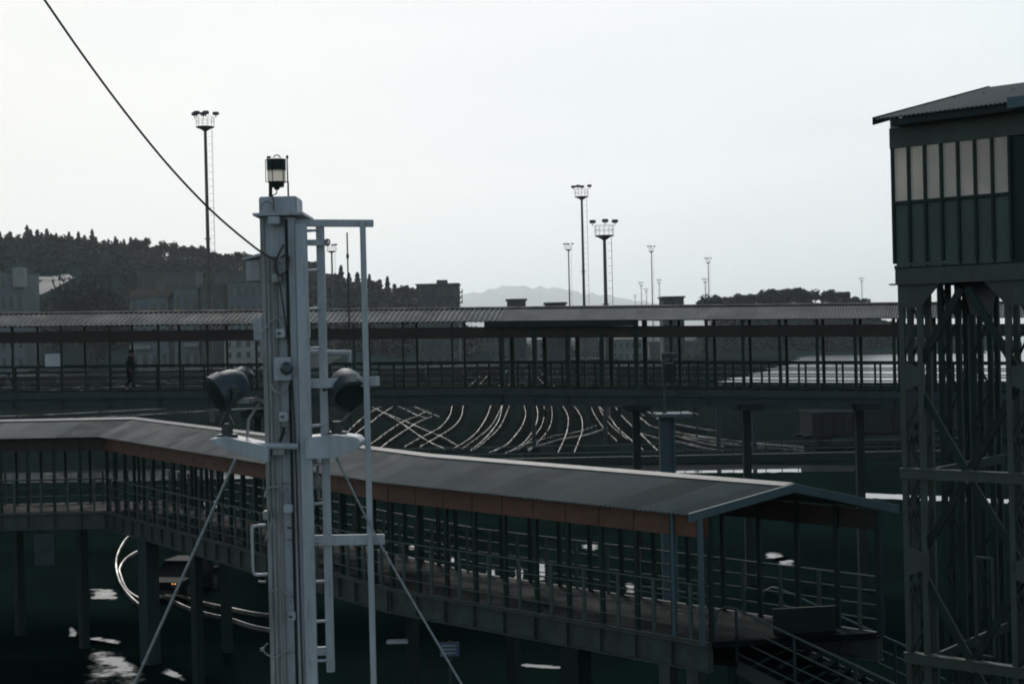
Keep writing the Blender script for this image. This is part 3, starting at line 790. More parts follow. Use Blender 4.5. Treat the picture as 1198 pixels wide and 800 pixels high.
# cabin
cabA0, cabA1, cabB0, cabB1 = -.30, 2.45, -.16, 2.5
b = MB(); b.obox(T((cabA0 + cabA1) / 2, -.17, 10.86), e1 * (cabA1 - cabA0 - .1) / 2, e2 * .03, EZ * .125)
for a in (cabA0 + .08, cabA1 - .08): b.obox(T(a, 1.9, 10.86), e1 * .03, e2 * 2.0, EZ * .12)
b.obox(T((cabA0 + cabA1) / 2, 3.95, 10.86), e1 * 1.25, e2 * .03, EZ * .12)
b.obox(T((cabA0 + cabA1) / 2, -.2, 10.73), e1 * 1.4, e2 * .09, EZ * .012)
b.build('floor_beam', 'green_lt', tw)
b = MB(); b.obox(T((cabA0 + cabA1) / 2, 1.95, 11.02), e1 * 1.36, e2 * 2.1, EZ * .03); b.build('cabin_floor', 'green', tw)
# knee gussets under cabin
for a, s in ((A0 - .2, 1), (A1 + .2, -1)):
    b = MB(); b.prism([T(a, -.222, 10.72), T(a + .75 * s, -.222, 10.72), T(a + .38 * s, -.222, 10.32), T(a, -.222, 10.32)], e2 * .03); b.build('knee_plate', 'green_lt', tw)
b = MB(); b.prism([T(A0 + .25, 1.3, 10.72), T(A0 + .25 , 2.9, 10.72), T(A0 + .25, 2.5, 10.2), T(A0 + .25, 1.6, 10.2)], e1 * .04); b.build('knee_plate', 'black', tw)
zw0, zw1, zw2, zw3 = 11.08, 12.10, 13.02, 13.36
b = MB(); b.obox(T((cabA0 + cabA1) / 2, cabB0, (zw2 + zw3) / 2), e1 * (cabA1 - cabA0) / 2, e2 * .04, EZ * (zw3 - zw2) / 2); b.build('head_beam', 'green_lt', tw)
nP = 7; aw0, aw1 = cabA0 + .04, 1.74
b = MB(); pan = []
for i in range(nP + 1):
    a = lerp(aw0, aw1, i / nP); b.obox(T(a, cabB0 - .012, (zw0 + zw2) / 2), e1 * .022, e2 * .04, EZ * (zw2 - zw0) / 2)
b.obox(T((aw0 + aw1) / 2, cabB0 - .014, zw1), e1 * (aw1 - aw0) / 2, e2 * .036, EZ * .025)
b.build('mullion', 'green', tw)
for i in range(nP):
    a0 = lerp(aw0, aw1, i / nP) + .023; a1 = lerp(aw0, aw1, (i + 1) / nP) - .023
    b = MB(); b.quad(T(a0, cabB0, zw1 + .026), T(a1, cabB0, zw1 + .026), T(a1, cabB0, zw2), T(a0, cabB0, zw2)); b.build('window_pane', 'frost', tw, fix=False)
    b = MB(); b.obox(T((a0 + a1) / 2, cabB0 + .004, (zw0 + zw1) / 2 - .045), e1 * (a1 - a0) / 2, e2 * .008, EZ * ((zw1 - zw0) / 2 + .019)); b.build('wall_panel', 'green_panel', tw)
b = MB(); b.obox(T(1.90, cabB0 + .03, (zw0 + zw2) / 2 - .03), e1 * .20, e2 * .02, EZ * ((zw2 - zw0) / 2 + .03)); b.build('door_leaf', 'green', tw)
b = MB(); b.obox(T(2.25, cabB0 + .01, (zw0 + zw2) / 2), e1 * .20, e2 * .05, EZ * (zw2 - zw0) / 2); b.build('corner_post', 'blue_dk', tw)
# side walls glazed above; back left open to let light reach the panes
for a in (cabA0, cabA1):
    b = MB(); b.obox(T(a, 1.18, (zw0 + zw1) / 2), e1 * .02, e2 * 1.30, EZ * (zw1 - zw0) / 2); b.obox(T(a, 1.18, (zw2 + zw3) / 2 + .1), e1 * .02, e2 * 1.30, EZ * ((zw3 - zw2) / 2 + .1))
    for bb in (-.08, .6, 1.3, 2.0, 2.44): b.obox(T(a, bb, (zw1 + zw2) / 2), e1 * .02, e2 * .03, EZ * (zw2 - zw1) / 2)
    b.build('side_wall', 'sign_white', tw)  # unseen walls made white to bounce light onto the front panes
    b = MB(); b.quad(T(a, -.1, zw1), T(a, 2.44, zw1), T(a, 2.44, zw2), T(a, -.1, zw2)); b.build('side_glazing', 'frost', tw, fix=False)
b = MB(); b.obox(T((cabA0 + cabA1) / 2, cabB1, 11.15), e1 * 1.34, e2 * .02, EZ * .10); b.build('back_wall', 'green', tw)
b = MB()
for i in range(6): b.obox(T(lerp(cabA0, cabA1, i / 5), cabB1, 12.7), e1 * .03, e2 * .02, EZ * 1.5)
b.build('back_mullion', 'green', tw)
# roof
ra0, ra1, rb0, rb1 = -.40, 3.1, -.55, 4.4; zr0 = 13.50; slp = .225
b = MB(); m_ = 300
for i in range(m_):
    a0 = lerp(ra0, ra1, i / m_); a1 = lerp(ra0, ra1, (i + 1) / m_)
    w0 = .012 * math.cos(2 * PI * a0 / .076); w1 = .012 * math.cos(2 * PI * a1 / .076)
    tt = 1 + .12 * math.sin(int(a0 / .7) * 5.1)
    zt = zr0 + slp * (rb1 - rb0)
    b.quad(T(a0, rb0, zr0 + w0), T(a1, rb0, zr0 + w1), T(a1, rb1, zt + w1), T(a0, rb1, zt + w0), tt)
    b.quad(T(a0, rb0, zr0 + w0 - .01), T(a0, rb1, zt + w0 - .01), T(a1, rb1, zt + w1 - .01), T(a1, rb0, zr0 + w1 - .01), tt)
    b.quad(T(a0, rb0, zr0 + w0), T(a0, rb0, zr0 + w0 - .01), T(a1, rb0, zr0 + w1 - .01), T(a1, rb0, zr0 + w1), tt)
b.build('roof', 'roof', tw, tint=True)
b = MB()
for a in (ra0 - .02, ra1 + .02):
    b.prism([T(a, rb0 - .02, zr0 + .03), T(a, rb1, zr0 + slp * (rb1 - rb0) + .03), T(a, rb1, zr0 + slp * (rb1 - rb0) - .10), T(a, rb0 - .02, zr0 - .10)], e1 * .03)
b.build('barge_board', 'green', tw)
b = MB(); b.obox(T(2.5, rb0 - .03, zr0 - .02), e1 * .62, e2 * .02, EZ * .085); b.build('gutter', 'blue', tw)
b = MB(); b.obox(T((cabA0 + cabA1) / 2 + .12, -.3, 13.42), e1 * 1.30, e2 * .2, EZ * .055)
for bb in (.6, 1.8, 3.0, 3.9): b.obox(T((cabA0 + cabA1) / 2, bb, zr0 + slp * (bb - rb0) - .09), e1 * 1.5, e2 * .04, EZ * .05)
b.build('rafter', 'black', tw)

# ------------------------------------------------------------------ pylon with equipment platform
pc = P(780, 500, 50.0)
py_ = thing('equipment_pylon', 'blue grey pylon with a small platform and black cabinet in front of the upper walkway', 'pylon', (pc.x, pc.y, 0))
zt = P(780, 487, 50).z
b = MB(); 
for dx in (-.24, .24): b.span(pc.x + dx - .03, pc.x + dx + .03, 49.8, 50.2, 0, zt)
b.span(pc.x - .2, pc.x + .2, 49.97, 50.03, 0, zt)
b.build('column', 'blue', py_)
b = MB(); a = P(766, 486, 50); c = P(808, 484, 50); b.span(a.x, c.x, 49.3, 50.7, zt + .002, zt + .12); b.build('platform', 'blue', py_)
b = MB(); q = P(776, 413, 50); b.post((q.x, 50), zt + .12, q.z, .11, .11); b.build('lamp_post', 'girder', py_)
b = MB(); q = P(784, 436, 50); b.box(q, .36, .4, .68); b.build('cabinet', 'black', py_, bevel=.02)
b = MB(); q = P(784, 416, 50); b.box(q, .44, .42, .2); b.build('lamp_head', 'blue_dk', py_, bevel=.03)
b = MB(); x0 = P(752, 470, 50).x; x1 = P(815, 470, 50).x
for yy in (49.35, 50.65):
    for z in (zt + .55, zt + 1.05): b.tube([(x0, yy, z), (x1, yy, z)], .018, 6)
    for x in (x0, lerp(x0, x1, .33), lerp(x0, x1, .66), x1): b.tube([(x, yy, zt + .05), (x, yy, zt + 1.05)], .018, 6)
for x in (x0, x1): b.span(x - .02, x + .02, 49.35, 50.65, zt + .03, zt + .07)
b.span(x0, x1, 49.33, 49.37, zt + .03, zt + .07); b.span(x0, x1, 50.63, 50.67, zt + .03, zt + .07)
b.build('railing', 'green', py_)

# ------------------------------------------------------------------ yard fence and low wall
def long_wall():
    t = thing('yard_fence', 'long low dark wall with pipe railing between the wet road and the tracks', 'fence', (6, 110, 0))
    A = Vector((-14, 110.5, 0)); B = Vector((34, 108.3, 0))
    b = MB(); b.beam(up(A, .3), up(B, .3), .3, .6); b.build('wall', 'green', t)
    b = MB()
    for z in (.95, 1.5): b.tube([up(A, z), up(B, z)], .035, 6)
    b.build('handrail', 'galv', t)
    for i in range(40):
        b = MB(); p = A.lerp(B, i / 39); b.post(p, .55, 1.5, .06, .06); b.build('fence_post', 'green', t)
long_wall()
for i, (px, D, h, lab) in enumerate(((622, 126, 4.3, 'pale blue yard post between the two middle tracks'), (706, 128, 5.6, 'tall pale blue yard post left of the dark column'), (838, 118, 5.4, 'blue yard post right of the blue pylon'), (880, 117, 5.6, 'blue yard post beside the middle column of the upper walkway'))):
    x = (px - 599) / F * D
    t = thing('yard_post', lab, 'post', (x, D, 0))
    b = MB(); b.tube([(0, 0, 0), (0, 0, h)], .20, 10, r2=.15); b.build('pole', 'blue_dk', t, world=False)
    b = MB(); b.box((0, 0, h + .1), .7, .5, .2); b.build('cap', 'blue_dk', t, world=False)

# small signals and switch stands scattered over the yard
def make_signal():
    t = thing('yard_signal', 'small signal post standing among the curved tracks', 'signal', (0, 0, 0), 'small signals in the rail yard')
    b = MB(); b.tube([(0, 0, 0), (0, 0, 2.6)], .07, 6); b.build('post', 'green', t, world=False)
    b = MB(); b.box((0, -.05, 2.9), .42, .25, .75); hd = b.build('head', 'black', t, world=False, bevel=.04)
    b = MB(); b.lathe((0, -.18, 3.08), (0, -1, 0), [(0, .1), (.14, .11), (.14, .08)], 10); b.lathe((0, -.18, 2.76), (0, -1, 0), [(0, .1), (.14, .11), (.14, .08)], 10); b.build('hood', 'black', hd, world=False)
    return t
sg = make_signal(); first = True
for px, py in ((463, 505), (506, 492), (548, 512), (600, 497), (640, 520), (690, 506), (726, 517), (815, 512), (850, 500), (905, 497), (940, 505), (470, 480), (765, 478), (612, 480)):
    q = G(px, py)
    if first: sg.location = (q.x, q.y, 0); first = False
    else: dup(sg, (q.x, q.y, 0), R.uniform(-.6, .6))

# ------------------------------------------------------------------ wagons
def make_wagon(label, L=11.0, group='covered wagons standing in the yard'):
    t = thing('freight_wagon', label, 'railway wagon', (0, 0, 0), group)
    b = MB(); w2 = 1.4
    b.span(-L / 2, L / 2, -w2, w2, 1.1, 3.0)
    for i in range(13):
        x = lerp(-L / 2 + .1, L / 2 - .1, i / 12)
        for s in (-1, 1): b.span(x - .05, x + .05, s * (w2 + .03) - .03, s * (w2 + .03) + .03, 1.12, 2.98)
    b.build('body', 'wagon', t, world=False)
    b = MB(); vs = []; n_ = 10
    for x in (-L / 2 - .08, L / 2 + .08):
        for i in range(n_ + 1):
            a = PI * i / n_; vs.append((x, -math.cos(a) * (w2 + .1), 3.003 + math.sin(a) * .62))
    fs = [(i, i + 1, n_ + 2 + i, n_ + 1 + i) for i in range(n_)] + [tuple(range(n_ + 1)), tuple(range(2 * n_ + 1, n_, -1)), (0, n_ + 1, 2 * n_ + 1, n_)]
    b.add(vs, fs); b.build('roof', 'wagon_roof', t, world=False)
    for s in (-1, 1):
        b = MB(); b.span(-1.1, 1.1, s * (w2 + .08) - .02, s * (w2 + .08) + .02, 1.15, 2.9); b.build('door', 'wagon', t, world=False)
    b = MB(); b.span(-L / 2, L / 2, -1.1, 1.1, .85, 1.09)
    for x in (-L / 2 - .3, L / 2 + .3):
        for s in (-.85, .85): b.tube([(x - .3, s, 1.0), (x + .3, s, 1.0)], .12, 8)
    b.build('underframe', 'black', t, world=False)
    for x in (-L / 2 + 1.6, L / 2 - 1.6):
        for s in (-.72, .72):
            b = MB(); b.lathe((x, s - .07, .50 + .18), (0, 1, 0), [(0, .46), (.1, .46), (.14, .48)], 16); b.build('wheel', 'black', t, world=False)
    return t
wg = make_wagon('dark covered wagon with pale arched roof behind the blue post, right part of the yard')
def place(o, px, D, rz): o.location = ((px - 599) / F * D, D, 0); o.rotation_euler = (0, 0, rz)
place(wg, 1012, 122, math.radians(10))
o = dup(wg, ((1178 - 599) / F * 125, 125, 0), math.radians(10), label='dark covered wagon partly behind the lift tower legs')
far = [(470, 330), (515, 335), (560, 338), (40, 350), (-20, 352), (100, 356), (600, 400), (650, 402), (700, 404), (750, 300), (790, 303), (690, 350), (180, 372), (235, 374)]
for i, (px, D) in enumerate(far):
    dup(wg, ((px - 599) / F * D, D, 0), math.radians(R.uniform(-3, 3) + (4 if px < 300 else -6)), label='distant dark covered wagon glimpsed through the upper walkway', group='distant wagons in the yard')

# ------------------------------------------------------------------ cars
def make_car(label, paint, group='cars under the lower walkway'):
    t = thing('parked_car', label, 'car', (0, 0, 0), group)
    L, W = 3.9, 1.6
    prof = [(-1.95, .32), (-1.95, .62), (-1.88, .78), (-.95, .84), (1.45, .86), (1.92, .80), (1.95, .55), (1.92, .30)]
    b = MB(); vs = []; sec = [(-W / 2, .0, .94), (-W / 2 + .03, .0, 1.0), (W / 2 - .03, 0, 1.0), (W / 2, 0, .94)]
    for y, _, k in sec: vs += [(x * (1 if k == 1 else .985), y, .55 + (z - .55) * k) for x, z in prof]
    n_ = len(prof); fs = []
    for j in range(3):
        for i in range(n_): fs.append((j * n_ + i, j * n_ + (i + 1) % n_, (j + 1) * n_ + (i + 1) % n_, (j + 1) * n_ + i))
    fs += [tuple(range(n_)), tuple(range(4 * n_ - 1, 3 * n_ - 1, -1))]
    b.add(vs, fs); b.build('body', paint, t, world=False, bevel=.03)
    lo = [(-1.0, -.74, .85), (-1.0, .74, .85), (1.35, .74, .87), (1.35, -.74, .87)]; hi = [(-.35, -.60, 1.34), (-.35, .60, 1.34), (.95, .60, 1.34), (.95, -.60, 1.34)]
    b = MB(); b.add(lo + hi, [(0, 1, 5, 4), (1, 2, 6, 5), (2, 3, 7, 6), (3, 0, 4, 7)]); b.build('window', 'car_dark', t, world=False, fix=False)
    b = MB(); b.span(-.38, .98, -.62, .62, 1.342, 1.385)
    for i in range(4): b.beam(lo[i], hi[i], .05, .05)
    b.build('roof', paint, t, world=False)
    for x in (-1.2, 1.2):
        for s in (-1, 1):
            b = MB(); b.lathe((x, s * .80 - (.1 if s > 0 else .08), .29), (0, 1, 0), [(0, .27), (.03, .29), (.15, .29), (.18, .27)], 16); wh = b.build('wheel', 'tyre', t, world=False)
            b = MB(); b.lathe((x, s * .80 - (.1 if s > 0 else .08) - (.012 if s < 0 else -.17), .29), (0, 1, 0), [(0, .12), (.022, .16)], 12); b.build('hub', 'chrome', wh, world=False)
    for s in (-1, 1):
        b = MB(); b.lathe((-1.955, s * .55, .62), (-1, 0, 0), [(0, .10), (.02, .09), (.03, .05)], 12); b.build('headlight', 'chrome', t, world=False)
    for x0, x1 in ((-2.04, -1.96), (1.96, 2.03)):
        b = MB(); b.span(x0, x1, -.76, .76, .38, .48); b.build('bumper', 'chrome', t, world=False)
    return t
car = make_car('dark car with two lit amber lamps standing behind the left walkway columns', 'car_dark', None)
q = G(214, 694); car.location = (q.x, q.y, 0); car.rotation_euler = (0, 0, math.radians(78))
for s in (-.62, -.50):
    b = MB(); b.box((-1.97, s, .74), .04, .05, .04); b.build('indicator_lamp', 'amber', car, world=False)
# ------------------------------------------------------------------ sign and lamp under the walkway
q = P(526, 759, 34.0); t = thing('road_sign', 'small blue sign plate with pale stripes under the lower walkway', 'sign', (q.x, q.y, 0))
b = MB(); b.box(q, .46, .03, .34); b.build('plate', 'sign_blue', t)
b = MB()
for k in (-.09, 0, .09): b.box(q + Vector((-.02, -.019, k)), .36, .004, .035)
b.build('stripe', 'sign_white', t)
b = MB(); b.tube([(q.x, q.y + .05, 0), (q.x, q.y + .05, q.z + .2)], .03); b.build('pole', 'girder', t)
q = P(465, 750, 34.0); t = thing('street_lamp', 'street lamp with flat pale head under the lower walkway', 'street lamp', (q.x + .4, q.y, 0))
b = MB(); b.box(q, .52, .24, .07); b.build('lamp_head', 'sign_white', t, bevel=.02)
b = MB(); b.tube([(q.x + .42, q.y, 0), (q.x + .42, q.y, q.z - .1), (q.x + .35, q.y, q.z), (q.x + .2, q.y, q.z + .01)], .035); b.build('pole', 'green', t)

# ------------------------------------------------------------------ floodlight masts
def make_mast(H_, label, nl=4, low=False):
    t = thing('floodlight_mast', label, 'floodlight mast', (0, 0, 0), 'floodlight masts over the rail yard')
    b = MB(); b.tube([(0, 0, 0), (0, 0, H_)], .29, 10, r2=.19)
    for z in (H_ * .35, H_ * .62): b.tube([(0, 0, z), (0, 0, z + .15)], .38, 10)
    b.build('pole', 'pole', t, world=False, smooth=False)
    b = MB(); b.lathe((0, 0, H_ - .5), (0, 0, 1), [(0, .22), (.3, .7), (.45, 1.15), (.55, 1.15)], 16); b.build('platform', 'flood', t, world=False)
    b = MB(); 
    for k in range(12):
        a = 2 * PI * k / 12; b.tube([(1.15 * math.cos(a), 1.15 * math.sin(a), H_ + .1), (1.15 * math.cos(a), 1.15 * math.sin(a), H_ + 1.25)], .02, 5)
    for z in (H_ + .7, H_ + 1.25): b.tube([(1.15 * math.cos(2 * PI * k / 16), 1.15 * math.sin(2 * PI * k / 16), z) for k in range(17)], .02, 5)
    b.build('railing', 'pole', t, world=False)
    xs = {4: (-1.35, -.62, .1, 1.3), 3: (-1.35, .1, 1.35), 5: (-1.4, -.9, -.3, .25, 1.3)}[nl]
    for i, x in enumerate(xs):
        b = MB(); yy = -.9 if i % 2 else .8
        b.box((x, yy * .6, H_ + 1.78), .76, .62, .40); fl = b.build('floodlight', 'flood', t, world=False, bevel=.08)
        b = MB(); b.tube([(x, yy * .6, H_ + 1.25), (x, yy * .6, H_ + 1.56)], .05, 6); b.build('bracket', 'pole', fl, world=False)
    b = MB()
    for s in (-.22, .22): b.tube([(.75 + s * .0 + .1, s, 1), (.75 + .1, s, H_ - .3)], .018, 5)
    k = 1.2
    while k < H_ - .5: b.tube([(.35, 0, k), (.9, 0, k)], .016, 4); k += .9
    b.build('ladder', 'pole', t, world=False)
    if low:
        b = MB(); b.lathe((0, 0, H_ * .42), (0, 0, 1), [(0, .5), (.2, .9), (.3, .9)], 12); b.build('rest_platform', 'flood', t, world=False)
    return t
def put_mast(t, px, py, D):      # px,py = platform in the photo
    q = P(px, py, D); t.location = (q.x, q.y, 0); return q.z
specs = [(240, 149, 181, 'tall floodlight mast over the left hill, crossed by the sloping cable', 5, False),
         (680.5, 230.5, 240, 'tallest floodlight mast right of centre with a rest platform halfway up', 4, True),
         (707, 276, 172, 'stout nearer floodlight mast with three big lamps right of centre', 3, False),
         (665, 292, 455, 'thin distant floodlight mast left of the two big central masts', 4, False)]
for px, py, D, lab, nl, low in specs:
    h = P(px, py, D).z; t = make_mast(h, lab, nl, low); put_mast(t, px, py, D); src = t; 
m5 = src
def mast_copy(px, py, D, lab, s=1.0):
    q = P(px, py, D); k = q.z / P(665, 292, 455).z
    return dup(m5, (q.x, q.y, 0), R.uniform(-.5, .5), (s, s, k), label=lab)
mast_copy(762, 294, 620, 'thin far floodlight mast above the small flat roofed hut')
mast_copy(388, 294, 330, 'floodlight mast seen between the ship mast ladder and the outer pole')
mast_copy(828.5, 307, 700, 'thin far floodlight mast left of the dark pines')
mast_copy(825, 330, 760, 'short far mast just left of the thin mast by the pines')
mast_copy(750, 334, 900, 'short far floodlight mast left of the hut')
mast_copy(756, 341, 1100, 'tiny far floodlight mast close beside the hut')
mast_copy(743, 348, 1300, 'tiniest far floodlight mast over the walkway roof')
mast_copy(771, 331, 900, 'faint short mast right above the hut')
mast_copy(1008, 329, 900, 'faint thin mast behind the right end of the pines')
# dark thin lamp post seen between ladder and outer pole
q = P(406, 272, 55.5); t = thing('lightning_rod', 'thin dark rod rising behind the ship mast frame beside the outer pole', 'rod', (q.x, q.y, 0))
b = MB(); b.tube([(q.x, q.y, 0), (q.x, q.y, q.z)], .03, 6); b.tube([(q.x, q.y, q.z - 1.0), (q.x, q.y, q.z - .85)], .06, 6); b.build('pole', 'black', t)

# ------------------------------------------------------------------ trees
def leaf(b, p, s, rr):
    a = Vector((rr.gauss(0, 1), rr.gauss(0, 1), rr.gauss(0, .6))); a.normalize()
    c = a.cross(Vector((rr.gauss(0, 1), rr.gauss(0, 1), rr.gauss(0, 1)))); c.normalize()
    a *= s; c *= s * .7
    b.add([p - a, p - c * .6, p + a, p + c], [(0, 1, 2, 3)])
def conifer(name, label, seed, h=11, r=1.9, nf=900):
    rr = random.Random(seed); t = thing(name, label, 'tree')
    b = MB(); b.tube([(0, 0, -1), (0, 0, h * .95)], .18, 6, r2=.03)
    k = 1.2
    while k < h * .9:
        for _ in range(4):
            a = rr.uniform(0, 2 * PI); L = r * (1 - k / h) * rr.uniform(.6, 1); b.tube([(0, 0, k), (math.cos(a) * L, math.sin(a) * L, k - .15 * L)], .04, 4)
        k += .8
    b.build('trunk', 'bark', t, world=False)
    b = MB()
    lay = [rr.uniform(.7, 1.15) for _ in range(40)]
    for _ in range(nf):
        u = rr.random() ** .8; z = h * (.10 + .90 * u); rad = r * (1 - u) ** .8 * lay[int(u * 39)] * (.75 + .35 * math.sin(u * 30)) + .08
        a = rr.uniform(0, 2 * PI); q = math.sqrt(rr.random()) * rad
        leaf(b, Vector((math.cos(a) * q, math.sin(a) * q, z - q * .15)), rr.uniform(.35, .8), rr)
    b.build('crown', 'leaf_con', t, world=False, fix=False); return t
def broad(name, label, seed, h=8, r=3.6, nf=1500, flat=1.0, trunk=.35):
    rr = random.Random(seed); t = thing(name, label, 'tree')
    cl = []
    for _ in range(16):
        a = rr.uniform(0, 2 * PI); q = rr.random() ** .6 * r * .75
        cl.append((Vector((math.cos(a) * q, math.sin(a) * q, h * (trunk + .2 + (1 - trunk - .3) * rr.random() * flat))), rr.uniform(.22, .42) * r))
    b = MB(); b.tube([(0, 0, -1), (.1, 0, h * trunk * .6), (0, .1, h * (trunk + .15))], .3, 7, r2=.18)
    for c, _ in cl[:9]: b.tube([(0, 0, h * trunk * .8), (c * .5 + Vector((0, 0, h * trunk * .5))), c], .10, 5, r2=.03)
    b.build('trunk', 'bark', t, world=False)
    b = MB()
    for _ in range(nf):
        c, q = cl[rr.randrange(len(cl))]
        d = Vector((rr.gauss(0, 1), rr.gauss(0, 1), rr.gauss(0, .7))); d.normalize()
        leaf(b, c + d * q * rr.random() ** .45, rr.uniform(.30, .75), rr)
    b.build('crown', 'leaf_br', t, world=False, fix=False); return t
con = [conifer('conifer', 'slim dark conifer on the skyline of the left hill', s, h, r) for s, h, r in ((1, 11, 3.2), (2, 13, 4.6), (3, 8, 2.8), (4, 12, 5.2))]
bro = [broad('broadleaf_tree', 'rounded dark tree on the skyline of the left hill', s, h, r) for s, h, r in ((11, 8, 4.0), (12, 7, 3.4), (13, 9, 4.6))]
pin = [broad('umbrella_pine', 'dark umbrella pine on the headland right of centre', s, h, r, 1700, fl, tr) for s, h, r, fl, tr in ((21, 9, 4.6, .9, .25), (22, 8, 5.4, 1.0, .15), (23, 10, 4.0, .7, .45))]
used = set()
def put_tree(src, p, s, lab=None, grp=None):
    rz = R.uniform(0, 6.28)
    if src.name not in used:
        used.add(src.name); src.location = p; src.rotation_euler.z = rz; src.scale = (s, s, s * R.uniform(.9, 1.1))
        if lab: src['label'] = lab
        if grp: src['group'] = grp
        return src
    return dup(src, p, rz, (s, s, s * R.uniform(.9, 1.1)), label=lab, group=grp)
def ridge_at(px, ytop):
    """ridge position for an azimuth; returns base point and the height needed to reach photo row ytop."""
    y = 668; x = (px - 599) / F * y; z = terrain(x, y)
    top = P(px, ytop, y).z
    return Vector((x, y, z - .4)), top - z
G1 = 'conifers on the skyline of the left hill'; G2 = 'rounded trees on the skyline of the left hill'; G3 = 'pines on the headland'
sk = [(3, 270, 0), (15, 271, 2), (24, 273, 0), (35, 264, 1), (39, 268, 3), (47, 270, 2), (52, 270, 3), (58, 265, 0), (63, 273, 3), (69, 272, 0), (75, 276, 2), (84, 271, 0), (87, 275, 2), (95, 271, 0), (102, 274, 3), (111, 270, 1), (115, 277, 2), (124, 281, 2), (130, 283, 0), (138, 275, 0), (140, 280, 2), (148, 279, 0), (156, 275, 0), (162, 279, 3),
      (395, 319, 2), (401, 312, 0), (410, 318, 3), (420, 320, 2), (434, 322, 0), (446, 326, 2), (455, 325, 0), (463, 330, 2)]
hs = {0: 11, 1: 13, 2: 8, 3: 12}
for px, yt, k in sk:
    p, hh = ridge_at(px, yt)
    if hh > 1.5: put_tree(con[k], p, hh / hs[k], 'dark conifer standing on the skyline of the left hill', G1)
for _ in range(34):
    px = R.uniform(-30, 168); yt = R.uniform(272, 281) + max(0, px - 60) * .06; k = R.choice((0, 0, 2, 1, 3))
    p, hh = ridge_at(px, yt); p.y += R.uniform(-12, 12)
    if hh > 1.5: put_tree(con[k], p, hh / hs[k] * R.uniform(.9, 1.05), 'dark conifer standing on the skyline of the left hill', G1)
bk = [(150, 284, 0), (168, 280, 2), (180, 288, 1), (188, 288, 0), (201, 284, 2), (212, 290, 1), (222, 287, 0), (232, 286, 2), (240, 287, 1), (252, 292, 1), (262, 296, 0), (273, 296, 1), (287, 292, 1), (300, 298, 0), (8, 281, 0), (28, 280, 1), (70, 280, 2), (98, 283, 0), (118, 284, 1), (316, 300, 0), (332, 303, 1), (350, 305, 2), (366, 308, 0), (380, 314, 1), (390, 320, 0), (428, 326, 2), (440, 328, 0), (472, 333, 1), (480, 336, 0), (490, 338, 1)]
hb = {0: 8, 1: 7, 2: 9}
for px, yt, k in bk:
    p, hh = ridge_at(px, yt); hh = max(hh, 4.5)
    put_tree(bro[k], p, hh / hb[k], 'rounded dark tree standing on the skyline of the left hill', G2)
def head_at(px, ytop):
    y = 622; x = (px - 599) / F * y; z = terrain(x, y); return Vector((x, y, z - .4)), P(px, ytop, y).z - z
for px, yt, k in ((838, 344, 1), (850, 345, 0), (862, 346, 1), (874, 346, 1), (886, 345, 0), (900, 340, 1), (905, 337, 0), (914, 339, 1), (926, 338, 1), (937, 336, 0), (946, 337, 1), (955, 341, 2), (964, 343, 2), (972, 340, 0), (980, 344, 1), (988, 336, 2), (998, 346, 1), (1008, 348, 1)):
    p, hh = head_at(px, yt); put_tree(pin[k], p, max(hh, 5) / {0: 9, 1: 8, 2: 10}[k], 'dark umbrella pine in the clump on the headland beyond the walkway roof', G3)
# hillside wood: one mass
rr = random.Random(3); b = MB()
for _ in range(2300):
    px = rr.uniform(-120, 560); y = rr.uniform(455, 668); x = (px - 599) / F * y; z = terrain(x, y)
    if z < 3: continue
    yp = pxof((x, y, z))[1]
    if 20 < px < 96 and 318 < yp < 356: continue
    s = rr.uniform(1.5, 3.2)
    for _ in range(34):
        d = Vector((rr.gauss(0, 1), rr.gauss(0, 1), rr.gauss(.4, .8))); d.normalize()
        leaf(b, Vector((x, y, z + s * .5)) + d * s * rr.random() ** .4, rr.uniform(.4, .9), rr)
o = b.build('woodland', 'leaf_br', fix=False); o['kind'] = 'stuff'
b = MB()
for _ in range(2000):
    px = rr.uniform(795, 1130); y = rr.uniform(565, 640); x = (px - 599) / F * y; z = terrain(x, y)
    if z < 1.5: continue
    s = rr.uniform(.8, 2.0) if px < 1020 else rr.uniform(.4, .8)
    for _ in range(24):
        d = Vector((rr.gauss(0, 1), rr.gauss(0, 1), rr.gauss(.4, .8))); d.normalize()
        leaf(b, Vector((x, y, z + s * .3)) + d * s * rr.random() ** .4, rr.uniform(.25, .6), rr)
for _ in range(420):
    px = rr.uniform(470, 850); y = rr.uniform(620, 760); x = (px - 599) / F * y
    s = rr.uniform(1.5, 3.6)
    for _ in range(30):
        d = Vector((rr.gauss(0, 1), rr.gauss(0, 1), rr.gauss(.4, .8))); d.normalize()
        leaf(b, Vector((x, y, s * .8)) + d * s * rr.random() ** .4, rr.uniform(.4, .9), rr)
o = b.build('undergrowth', 'leaf_br', fix=False); o['kind'] = 'stuff'
# dark mound of a big tree left of the houses
big = broad('large_tree', 'broad dark tree mound beside the pale sloping road on the left', 31, 14, 15, 5200, 1.0, .12)
x = (105 - 599) / F * 430; big.location = (x, 430, terrain(x, 430) - 1); big.scale = (.82, .6, (P(105, 323, 430).z - terrain(x, 430) + 1) / 15.5)
